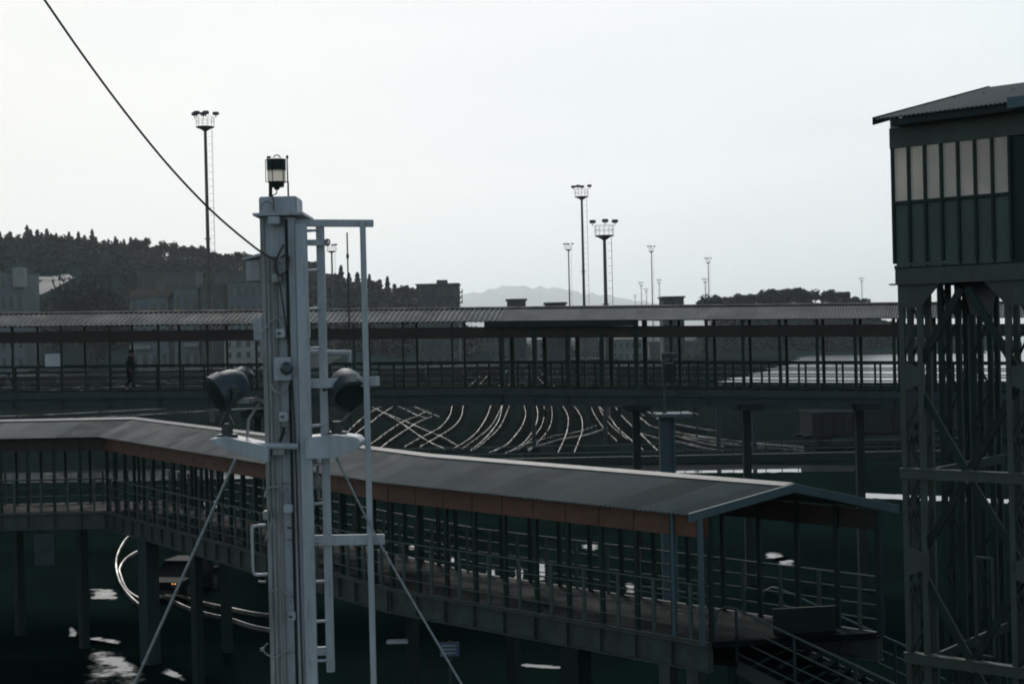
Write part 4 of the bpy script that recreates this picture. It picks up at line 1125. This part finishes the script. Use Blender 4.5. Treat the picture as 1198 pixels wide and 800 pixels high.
# pale road climbing the hill
b = MB()
def road_strip(pts, wdt):
    c = [hit(*p) for p in pts]; c = [p for p in c if p]; c = spline(c, 8)
    for a, d in zip(c, c[1:]):
        dd = (d - a).normalized(); sd_ = Vector((dd.y, -dd.x, 0)).normalized() * wdt / 2
        q = []
        for e, sg in ((a, -1), (d, -1), (d, 1), (a, 1)):
            v = e + sd_ * sg; v.z = max(terrain(v.x, v.y), e.z - .5) + .35; q.append(v)
        b.quad(*q)
road_strip([(36, 345), (50, 338), (62, 332), (74, 327), (84, 325.5)], 10)
road_strip([(36, 327), (50, 327.5), (64, 328), (76, 327)], 4)
o = b.build('hill_road', 'road', fix=False); o['kind'] = 'structure'

# ------------------------------------------------------------------ houses
def house(name, label, cat, px0, px1, ytop, D, depth, m, storeys, bays, roof='flat', ybase=None, balconies=(), dark='glass_dk', rot=0.0):
    a = P(px0, ytop, D); c = P(px1, ytop, D); W = c.x - a.x; xm = (a.x + c.x) / 2
    zb = min(terrain(xm, D), terrain(xm, D + depth), terrain(a.x, D), terrain(c.x, D)) - .3 if ybase is None else P((px0 + px1) / 2, ybase, D).z
    H_ = (a.z + c.z) / 2 - zb
    t = thing(name, label, cat, (xm, D + depth / 2, zb), rz=rot)
    hw, hd = W / 2, depth / 2
    roofh = 0 if roof == 'flat' else min(2.4, H_ * .22)
    b = MB(); b.span(-hw, hw, -hd, hd, 0, H_ - roofh); b.build('wall', m, t, world=False)
    hst = (H_ - roofh) / storeys
    for s in range(storeys):
        for k in range(bays):
            x = lerp(-hw, hw, (k + .5) / bays); z = s * hst + hst * .5
            b = MB(); b.span(x - W / bays * .22, x + W / bays * .22, -hd - .05, -hd + .02, z - hst * .22, z + hst * .28)
            wn = b.build('window', dark, t, world=False)
            b = MB(); b.span(x - W / bays * .26, x + W / bays * .26, -hd - .16, -hd - .055, z - hst * .27, z - hst * .225); b.build('sill', 'stucco', wn, world=False)
    if roof == 'flat':
        b = MB(); b.span(-hw - .3, hw + .3, -hd - .3, hd + .3, H_ + .003, H_ + .35); b.build('roof', 'stucco_dk', t, world=False)
    else:
        b = MB(); b.prism([(-hw - .5, -hd - .5, H_ - roofh), (-hw - .5, hd + .5, H_ - roofh), (-hw - .5, 0, H_)], (W + 1, 0, 0)); rf = b.build('roof', 'tile', t, world=False)
        b = MB(); b.span(hw * .4, hw * .4 + .7, -.4, .3, H_ - .4, H_ + 1.0); b.build('chimney', 'stucco', rf, world=False)
    for s, x0, x1, out in balconies:
        b = MB(); z = s * hst; b.span(x0 * W, x1 * W, -hd - out, -hd - .06, z, z + .18); b.span(x0 * W, x1 * W, -hd - out, -hd - out + .12, z + .18, z + 1.1); b.build('balcony', 'stucco_lt', t, world=False)
    return t
h = house('apartment_block', 'pale flat roofed block at the far left edge below the wooded hill', 'building', -22, 27, 319, 420, 14, 'stucco', 5, 5)
b = MB(); q = P(22, 313, 419); b.span(q.x - 1.7, q.x + 1.7, 418.4, 421, P(22, 336, 419).z, q.z); o = b.build('stair_tower', 'stucco_lt', h)
house('house', 'low house with pale balconies and tiled roof right of the dark tree mound', 'house', 151, 196, 338, 415, 12, 'stucco', 3, 4, roof='gable', balconies=((1, -.5, .05, 1.4), (2, -.5, .0, 1.4)))
house('warehouse', 'long dark roofed building standing behind the houses on the left slope', 'building', 160, 228, 319, 462, 12, 'stucco_dk', 3, 9)
house('house', 'dark house with a pale gable between the balconied house and the big grey block', 'house', 203, 232, 338, 412, 10, 'stucco', 3, 3, balconies=((1, -.1, .5, 1.2),))
house('house', 'narrow brown house beside the foot of the tall left floodlight mast', 'house', 234, 262, 334, 408, 11, 'stucco_dk', 3, 3, balconies=((2, -.5, .4, 1.2),))
house('apartment_block', 'big plain blue grey block just left of the ship mast', 'building', 266, 318, 330, 404, 14, 'stucco', 5, 6)
house('apartment_block', 'grey building with roof hut behind the big grey block left of the ship mast', 'building', 250, 302, 319, 450, 12, 'stucco_dk', 4, 6)
h = house('apartment_block', 'four storey flat roofed apartment block with side balconies on the skyline left of the mountain', 'building', 487, 536, 333, 425, 14, 'stucco_dk', 6, 5)
b = MB(); a = P(511, 328, 428); c = P(523, 328, 428); b.span(a.x, c.x, 426, 432, P(517, 334, 428).z, a.z); b.build('roof_hut', 'stucco_dk', h)
for yy in (341.5, 347.5, 353.5):
    b = MB(); a = P(536.5, yy, 427); b.span(a.x, a.x + 1.1, 425, 431, a.z - .25, a.z + .05); b.span(a.x + 1.0, a.x + 1.1, 425, 431, a.z + .05, a.z + .9); b.build('balcony', 'stucco_dk', h)
house('hut', 'small slant roofed hut above the walkway roof right of the apartment block', 'hut', 593, 615, 351.5, 300, 7, 'stucco_dk', 4, 2)
house('shed', 'low long shed barely rising above the walkway roof left of the two big masts', 'shed', 638, 662, 355.5, 310, 7, 'stucco_dk', 3, 4)
house('hut', 'flat roofed hut rising above the walkway roof left of the pines', 'hut', 775, 800, 348.5, 300, 7, 'stucco_dk', 4, 3)
house('house', 'pale facade seen through the upper walkway just left of the ship mast', 'house', 262, 330, 396, 395, 8, 'stucco_lt', 3, 6, ybase=434)
for i, (a, c, yt, m_) in enumerate(((452, 482, 392, 'stucco_dk'), (500, 545, 396, 'stucco'), (560, 600, 388, 'stucco_dk'), (622, 668, 398, 'stucco'), (676, 700, 392, 'stucco_dk'), (708, 752, 398, 'stucco'), (760, 820, 400, 'stucco_dk'))):
    house('yard_building', 'low %s yard building seen through the upper walkway, %s from the ship mast' % ('grey' if m_ == 'stucco' else 'brown', ('nearest', 'second', 'third', 'fourth', 'fifth', 'sixth', 'seventh')[i]), 'building', a, c, yt, 505 + 9 * i, 9, m_, 2, 6, ybase=424)

# ------------------------------------------------------------------ walking person on the upper walkway
pd = 59.0; fp_ = P(148, 459, pd); zf = 10.905 - 2.75 + (0.0)
xx = fp_.x
# deck height under the person
for k in range(3):
    if farN[k].x <= xx <= farN[k + 1].x: zf = lerp(farN[k].z, farN[k + 1].z, (xx - farN[k].x) / (farN[k + 1].x - farN[k].x)) - 2.75
person = thing('person', 'person in a long dark coat walking along the upper walkway at the left', 'person', (xx, pd + .7, zf))
def skin_mesh(name, verts, edges, radii, m, parent, sub=2):
    me = bpy.data.meshes.new(name); me.from_pydata([Vector(v) for v in verts], edges, [])
    o = bpy.data.objects.new(name, me); C.objects.link(o)
    md = o.modifiers.new('skin', 'SKIN')
    for i, v in enumerate(me.skin_vertices[0].data): v.radius = (radii[i] if isinstance(radii[i], tuple) else (radii[i], radii[i])); v.use_root = (i == 0)
    o.modifiers.new('sub', 'SUBSURF').levels = sub; o.modifiers['sub'].render_levels = sub
    dg = bpy.context.evaluated_depsgraph_get(); dg.update()
    m2 = bpy.data.meshes.new_from_object(o.evaluated_get(dg))
    o.modifiers.clear(); o.data = m2; bpy.data.meshes.remove(me)
    m2.name = name; m2.materials.clear(); m2.materials.append(M[m])
    for p in m2.polygons: p.use_smooth = True
    o.parent = parent; return o
V = [(0, 0, .93), (0, 0, 1.12), (.02, 0, 1.34), (.03, 0, 1.47), (.05, 0, 1.56), (.06, 0, 1.66),          # pelvis, waist, chest, neck, chin, crown
     (.0, -.10, .86), (.14, -.10, .50), (.12, -.10, .09), (.26, -.10, .03),
     (.0, .10, .86), (-.05, .10, .50), (-.26, .10, .14), (-.15, .10, .05),
     (.02, -.19, 1.38), (-.06, -.23, 1.12), (.06, -.22, .90), (.09, -.22, .80),
     (.02, .19, 1.38), (.10, .23, 1.12), (.22, .21, .93), (.27, .20, .84)]
E = [(0, 1), (1, 2), (2, 3), (3, 4), (4, 5), (0, 6), (6, 7), (7, 8), (8, 9), (0, 10), (10, 11), (11, 12), (12, 13), (2, 14), (14, 15), (15, 16), (16, 17), (2, 18), (18, 19), (19, 20), (20, 21)]
Rd = [.13, .13, .15, .06, .085, .07, .095, .06, .045, .04, .095, .06, .045, .04, .06, .048, .035, .035, .06, .048, .035, .035]
skin_mesh('body', V, E, Rd, 'skin', person)
CV = [(0, 0, 1.0), (0, 0, 1.15), (.02, 0, 1.38), (.03, 0, 1.46), (.02, 0, .72), (.02, 0, .50), (.02, -.20, 1.38), (-.06, -.23, 1.12), (.05, -.22, .92), (.02, .20, 1.38), (.10, .23, 1.12), (.21, .21, .95)]
CE = [(0, 1), (1, 2), (2, 3), (0, 4), (4, 5), (2, 6), (6, 7), (7, 8), (2, 9), (9, 10), (10, 11)]
skin_mesh('coat', CV, CE, [(.16, .20), (.165, .19), (.18, .19), .085, (.20, .22), (.24, .24), .085, .07, .058, .085, .07, .058], 'cloth', person)
skin_mesh('trousers', [(0, 0, .86), (0, -.10, .80), (.14, -.10, .50), (.12, -.10, .10), (0, .10, .80), (-.05, .10, .50), (-.25, .10, .15)], [(0, 1), (1, 2), (2, 3), (0, 4), (4, 5), (5, 6)], [.14, .11, .08, .068, .11, .08, .068], 'cloth', person)
b = MB(); b.lathe((.045, 0, 1.60), (-.15, 0, 1), [(-.02, .105), (.05, .112), (.10, .095), (.135, .05), (.145, .01)], 16); b.build('hair', 'hair', person, world=False, smooth=True)
b = MB(); b.prism([(.125, -.018, 1.585), (.125, .018, 1.585), (.165, 0, 1.575), ], (0, 0, .035))
b.build('nose', 'skin', person, world=False)

# ------------------------------------------------------------------ ship's mast
DM = 12.0
def mp(px, py, d=0.0): return P(px, py, DM + d)
S_ = DM / F
base = mp(331, 800); base.z = 5.72
sm = thing('ship_mast', 'white painted ship mast with ladder, brackets and outer pole frame rising through the left foreground', 'mast', base)
def col(px0, px1, ptop, d0, d1, m, name, parent=None, pbot=None, zbot=5.72, topz=None):
    """upright box whose edges sit at photo columns px0..px1 at row ptop"""
    a = mp(px0, ptop, d0); c = mp(px1, ptop, d0)
    z0_ = zbot if pbot is None else mp(px0, pbot, d0).z
    b = MB(); b.span(a.x, c.x, DM + d0, DM + d1, z0_, a.z); return b.build(name, m, parent or sm, bevel=.006)
body = col(307, 335, 252, .02, .40, 'white', 'column')
col(303.5, 309, 254, .0, .03, 'white_old', 'flange')
col(333, 344.5, 254, -.04, .40, 'white', 'channel')
b = MB(); a = mp(334.5, 254, -.045); b.span(a.x - .012, a.x + .012, DM - .052, DM - .04, 5.8, a.z - .02); b.build('cable_duct', 'black', sm)
# vertical seams and conduits on the front face
b = MB()
for px in (313.5, 319, 322): 
    a = mp(px, 300, 0); b.tube([(a.x, DM - .004, 5.8), (a.x, DM - .004, a.z)], .011, 6)
b.build('conduit', 'white_old', sm)
ax0 = mp(307, 300, .0).x; ax1 = mp(335, 300, 0).x
for py in (308, 372, 436, 500, 566, 632, 698, 764):
    b = MB(); z = mp(321, py, 0).z
    b.span(ax0 + .004, ax1 - .01, DM + .012, DM + .021, z - .006, z + .006)
    for k in range(4): b.lathe((lerp(ax0, ax1, .12 + .22 * k), DM + .022, z - .05), (0, -1, 0), [(0, .009), (.012, .008)], 6)
    b.build('weld_seam', 'white_old', sm)
# cap and head box
b = MB(); a = mp(296, 251, -.1); c = mp(355, 251, -.1); b.span(a.x, c.x, DM - .12, DM + .5, a.z - .012, a.z + .010); b.build('cap_plate', 'white', sm)
b = MB(); a = mp(302, 230, 0); c = mp(347, 251, 0); b.span(a.x, c.x, DM + .02, DM + .36, c.z + .010, a.z); b.build('head_box', 'white', sm, bevel=.01)
# arcs of cable looped on the mast
def loop(pts, r=.008, m='white_old', name='cable_loop', d=-.06):
    c = spline([mp(px, py, d) for px, py in pts], 5); b = MB(); b.tube(c, r, 6); return b.build(name, m, sm, smooth=True)
loop([(306, 246), (306, 240), (311, 236), (317, 238), (320, 246), (321, 256)])
loop([(310, 581), (312, 573), (320, 569), (329, 572), (335, 580), (336, 590)], .010)
loop([(318, 692), (326, 689), (336, 694), (342, 702), (343, 714), (341, 720)], .009)
loop([(301, 372), (297, 384), (304, 390), (312, 382), (322, 372), (330, 378), (333, 392)], .008)
loop([(317, 450), (322, 458), (330, 459), (336, 452), (338, 446)], .008)
loop([(314, 590), (318, 612), (310, 632)], .007)
loop([(307, 758), (312, 765), (322, 768), (333, 762), (340, 757)], .007); loop([(307, 759), (313, 752)], .007)
b = MB(); b.lathe(mp(307, 759, -.06), (0, -1, 0), [(0, .018), (.02, .018)], 8); b.build('shackle', 'wire', sm)
loop([(332, 500), (331, 508), (327, 516)], .012, 'black', 'black_hose', -.05)
loop([(332, 286), (325, 300), (322, 312), (326, 322), (334, 318), (338, 306), (336, 298), (328, 302)], .009, 'cable', 'cable_loop', -.08)
# junction boxes
def jbox(px0, px1, py0, py1, m='white', d=-.03, dep=.09, knob=False):
    a = mp(px0, py0, d - dep); c = mp(px1, py1, d - dep); b = MB(); b.span(a.x, c.x, DM + d - dep, DM + d + .03, c.z, a.z); o = b.build('junction_box', m, sm, bevel=.008)
    if knob:
        q = mp((px0 + px1) / 2 - 1, (py0 + py1) / 2, d - dep); b = MB(); b.box(q + Vector((0, -.004, 0)), .03, .012, .018); b.build('cover_knob', 'dark_lamp', o)
    return o
jbox(313, 327, 253, 262); jbox(322, 333, 385, 395, knob=True); jbox(320, 341, 418, 445, dep=.06); jbox(326, 337, 482, 493, knob=True)
jbox(331, 342, 590, 600); jbox(337, 345, 716, 726, knob=True); jbox(307, 314, 598, 608, 'white_old'); jbox(318, 329, 320, 330, 'white_old', dep=.05)
b = MB(); b.lathe(mp(335, 431, -.09), (.2, -1, .05), [(0, .05), (.05, .055), (.07, .045), (.11, .045), (.13, .03)], 18); b.build('horn', 'dark_lamp', sm, smooth=False)
# left deck light with sloping hood
b = MB(); a = mp(288, 305, .05); c = mp(303, 329, .05); b.span(a.x, c.x + .03, DM + .02, DM + .20, c.z, a.z)
dl = b.build('deck_light', 'white_old', sm, bevel=.008)
b = MB(); b.prism([mp(283, 302, .0), mp(305, 296, 0), mp(305, 299.5, 0), mp(283, 304.5, 0)], (0, .24, 0)); b.build('hood', 'white', dl)
jbox(296, 308, 372, 398, 'white', d=.1)
jbox(346, 361, 363, 396, 'white', d=.25); jbox(350, 360, 290, 362, 'white_old', d=.30, dep=.04)
# horizontal tube across the front
b = MB(); b.tube([mp(282, 521, -.10), mp(349, 522, -.10)], .026, 10); b.build('cross_tube', 'white', sm, smooth=False)
b = MB(); a = mp(320, 529, -.04); b.span(a.x, a.x + .10, DM - .09, DM + .03, a.z - .02, a.z + .03); b.build('tube_clamp', 'white_old', sm)
# hoop handle on the left
b = MB(); b.tube(spline([mp(311, 614, .05), mp(299, 615, .05), mp(295, 619, .05), mp(295.5, 645, .05), mp(296.5, 668, .05), mp(301, 672, .05), mp(313, 671, .05)], 4), .013, 8); b.build('step_hoop', 'white', sm, smooth=True)
# ladder
ld = MB(); a = mp(345.5, 262, -.10); c = mp(359, 262, -.10); ld.span(a.x, c.x, DM - .12, DM - .085, 5.9, a.z); lad = ld.build('ladder', 'white', sm, bevel=.004)
b = MB(); a = mp(370, 264, .10); c = mp(379.5, 264, .10); zlow = mp(385, 785, .1).z; b.span(a.x, c.x, DM + .06, DM + .10, zlow, a.z); b.build('stile', 'white', lad, bevel=.004)
b = MB(); a = mp(339, 262, .0); c = mp(346, 262, .0); b.span(a.x, c.x, DM - .03, DM + .0, mp(345, 788, 0).z, a.z); b.build('stile', 'white_old', lad, bevel=.004)
for py in (269.5, 316, 361, 407, 452, 497.5, 543, 588.5, 633, 679.5, 726, 772):
    dx = (py - 262) * .0236
    b = MB(); b.tube([mp(347 + dx, py + 1.5, -.10), mp(375 + dx, py - .5, .08)], .0125, 8); b.build('rung', 'white', lad)
# outer pole frame
b = MB(); a = mp(421, 258, -.02); c = mp(427.5, 258, -.02); b.span(a.x, c.x, DM - .05, DM - .0, 5.72, a.z); og = b.build('outer_pole', 'white', sm, bevel=.006)
def arm(px0, px1, y0, y1, h, d=-.07):
    b = MB(); q0 = mp(px0, y0, d); q1 = mp(px1, y1, d); b.beam(q0, q1, .035, h * S_, EZ); return b.build('arm', 'white', sm, bevel=.004)
arm(338, 437, 261, 261.5, 8.5, .02); arm(343, 444, 450, 445.5, 11, .02); arm(352, 450, 632, 630.5, 12, .02)
arm(327, 384, 284, 284, 7, .02); arm(338, 388, 763, 760.5, 10, .09)
b = MB(); b.tube([mp(383 + 3 * math.cos(k / 8 * 2 * PI), 283 + 3 * math.sin(k / 8 * 2 * PI), .0) for k in range(9)], .008, 6); b.build('ring', 'white_old', sm)
# lamp tube behind the ladder
b = MB(); b.tube([mp(357, 412, .45), mp(411, 412.5, .45)], .024, 10); b.tube([mp(409, 414, .45), mp(409, 424, .45)], .016, 6); tl = b.build('tube_light', 'white', sm)
b = MB(); b.prism([mp(358, 417, .45), mp(400, 417, .45), mp(385, 426, .45), mp(358, 432, .45)], (0, .03, 0)); b.build('bracket', 'white_old', tl)
# searchlight platforms
def platform(pts, dep, tube_top):
    b = MB(); b.prism([mp(px, py, -.16) for px, py in pts], (0, dep, 0)); o = b.build('platform', 'white', sm, bevel=.006)
    return o
platform([(244, 514), (262, 511), (303, 520), (314, 524), (314, 541), (262, 526)], .36, None)
platform([(357, 512), (392, 509), (417, 512), (422, 517), (420, 524), (392, 536), (357, 537)], .40, None)
# lower part of the mast between ladder and column: back box
b = MB(); a = mp(347, 512, .2); c = mp(372, 541, .2); b.span(a.x, c.x, DM + .1, DM + .42, c.z, a.z); b.build('step_box', 'white', sm)
# hanging fittings below the right platform
b = MB(); b.tube([mp(372, 541, .1), mp(371, 560, .1), mp(373, 585, .1)], .014, 6); b.lathe(mp(370, 556, .1), (0, 0, -1), [(0, .02), (.03, .04), (.07, .045), (.10, .02)], 10); b.lathe(mp(371, 568, .1), (1, 0, 0), [(-.05, .03), (.05, .03)], 10); b.build('pulley_block', 'white_old', sm)
for px, py, m_ in ((340, 617, 'cable'), (306, 680, 'wire')):
    b = MB(); b.tube([mp(px - 4, py, -.09), mp(px + 5, py + .5, -.09)], .010, 6); b.build('cleat', m_, sm)

def searchlight(label, px, py, axis, d, platform_py, foot):
    o_ = mp(px, py, d); pl = mp(foot, platform_py, d)
    t = thing('searchlight', label, 'searchlight', (pl.x, pl.y, pl.z), 'searchlights on the mast')
    ax = Vector(axis).normalized()
    r = .150
    b = MB(); b.lathe(o_, ax, [(-.20, .03), (-.19, .07), (-.15, .11), (-.09, .138), (-.02, r), (.07, r), (.08, r + .010), (.10, r + .010), (.10, r - .015)], 36); dr = b.build('drum', 'lamp_back', t, smooth=True)
    b = MB(); b.lathe(o_, ax, [(.08, r - .004), (.112, r - .02), (.122, .08), (.124, .01)], 36); b.build('front_glass', 'black', dr, smooth=True)
    b = MB(); b.lathe(o_, ax, [(.0, r + .003), (.0, r + .014), (.105, r + .014), (.105, r + .003)], 36); b.build('rim', 'dark_lamp', dr)
    b = MB(); sdx = Vector((1, .15, 0)).normalized() if abs(ax.x) < .5 else ax.cross(EZ).normalized()
    for s in (-1, 1):
        e = o_ + sdx * (r + .03) * s
        b.tube([e, e + Vector((0, 0, -.06)), pl + Vector((.05 * s, 0, .10))], .019, 7); b.lathe(e - sdx * .02 * s, sdx * s, [(0, .035), (.05, .035)], 10)
    b.build('yoke', 'girder', t)
    b = MB(); b.lathe(pl, EZ, [(0, .09), (.03, .09), (.04, .05), (.12, .045)], 16); b.build('pedestal', 'girder', t)
    return t
s1 = searchlight('dark searchlight left of the mast, its front turned down to the left', 264, 455, (-.74, -.52, -.42), .02, 512, 266)
s2 = searchlight('dark searchlight right of the mast behind the ladder and outer pole', 407, 455, (.30, -.74, -.60), .12, 509, 394)
# mounting shelf and stay tubes beside the left searchlight
b = MB(); a = mp(271, 466, .1); c = mp(294, 471, .1); b.span(a.x, c.x, DM, DM + .2, c.z, a.z)
b.tube([mp(292, 470, .1), mp(300, 466, .1), mp(310, 470, .15)], .02, 6); b.tube([mp(289, 512, .1), mp(291, 490, .1), mp(303, 472, .1)], .013, 6)
b.build('shelf', 'white_old', sm)
b = MB(); b.lathe(mp(283, 446, .25), (.3, .2, 1), [(-.08, .05), (-.06, .08), (.08, .09), (.12, .05)], 14); b.build('signal_horn', 'dark_lamp', sm)

# masthead lantern
q = mp(324, 230, .1); q.z = mp(324, 230, 0).z
ln = thing('masthead_lantern', 'black caged lantern with a pale ribbed glass band on top of the ship mast', 'lantern', q)
def zz(py): return mp(324, py, .1).z
cx_ = mp(323.5, 205, .1); rad = .081; oo = Vector((cx_.x, cx_.y, 0))
b = MB(); b.lathe(oo, EZ, [(zz(199.5), rad), (zz(188), rad), (zz(187), rad + .006), (zz(186), rad - .01), (zz(184.5), .03)], 24); b.build('cap', 'black', ln)
b = MB(); b.lathe(oo, EZ, [(zz(213), rad - .004), (zz(199.6), rad - .004)], 28); b.build('lens', 'lens', ln, smooth=False)
b = MB(); b.lathe(oo, EZ, [(zz(222.5), .015), (zz(219), .03), (zz(219), .06), (zz(214), .066), (zz(213.1), rad)], 24); b.build('housing', 'black', ln)
b = MB()
for k in range(6):
    a = k / 6 * 2 * PI + .3; b.tube([oo + Vector((math.cos(a) * (rad + .01), math.sin(a) * (rad + .01), zz(214))), oo + Vector((math.cos(a) * (rad + .01), math.sin(a) * (rad + .01), zz(187)))], .004, 5)
b.build('cage', 'black', ln)
b = MB(); b.tube([mp(316.5, 232, .08), mp(316.5, 212, .08)], .016, 8); b.build('support', 'black', ln)
b = MB(); b.tube([mp(337.3, 231, .1), mp(337.0, 213, .1), mp(333, 213, .1)], .008, 6); b.tube([mp(337, 213, .1), mp(336, 184, .1)], .0035, 5); b.lathe(mp(336, 186, .1), EZ, [(0, .008), (.02, .012), (.03, .006)], 8)
b.build('guard_rod', 'black', ln)
b = MB(); b.tube(spline([mp(319, 186, .1), mp(322, 182, .1), mp(326, 182, .1), mp(329, 186, .1)], 4), .005, 6); b.build('carrying_ring', 'black', ln)
b = MB(); b.box(mp(314.5, 185.5, .1), .03, .03, .035); b.build('latch', 'black', ln)
b = MB(); b.tube(spline([mp(324, 223, .05), mp(323, 227, .05), mp(319, 229, .03), mp(320, 236, -.02), mp(321, 250, -.06)], 4), .005, 6); b.build('lead', 'cable', ln)

# stays
def stay(label, pts, r, m, name='stay_wire', cat='wire'):
    b = MB(); b.tube(spline(pts, 6), r, 8); return tag(b.build(name, m, smooth=True), label, cat)
stay('thick sagging cable crossing the sky from upper left to the ship mast',
     [P(-180, -330, 9.0), P(-60, -164, 9.9), P(52, 0, 10.6), P(100, 69, 10.9), P(150, 136, 11.2), P(200, 197, 11.45), P(250, 249, 11.7), P(300, 291, 11.88), P(322, 304, 11.92)], .009, 'cable', 'cable', 'cable')
stay('dark thin cable running straight down the front of the ship mast', [mp(322, 304, -.08), mp(330, 350, -.07), mp(337, 400, -.06), mp(342, 450, -.06), mp(346, 540, -.058), mp(351, 700, -.058), mp(354, 800, -.058), mp(358, 890, -.058)], .007, 'cable', 'cable', 'cable')
a = mp(276, 536, -.05); c = P(157, 800, 11.7); e_ = c + (c - a) * ((c.z - 5.72) / (a.z - c.z))
stay('pale stay wire running down left from the left searchlight platform', [a, c, e_], .012, 'wire')
a = mp(386, 520, .0); c = P(447, 640, 11.9); e_ = P(540, 800, 11.7); f_ = e_ + (e_ - c) * ((e_.z - 5.72) / (c.z - e_.z))
stay('pale stay wire running down right from the right searchlight platform', [a, c, e_, f_], .010, 'wire')
# deck below the frame
b = MB(); b.prism([(-9, -4, 5.5), (9, -4, 5.5), (8, 13.8, 5.5), (4, 15.5, 5.5), (-4, 15.5, 5.5), (-8, 13.8, 5.5)], (0, 0, .22)); b.prism([(-8.8, -4, .0), (8.8, -4, .0), (7.6, 13.6, .0), (3.8, 15.2, .0), (-3.8, 15.2, .0), (-7.6, 13.6, .0)], (0, 0, 5.495))
o = b.build('ship_deck', 'hull'); o['kind'] = 'structure'
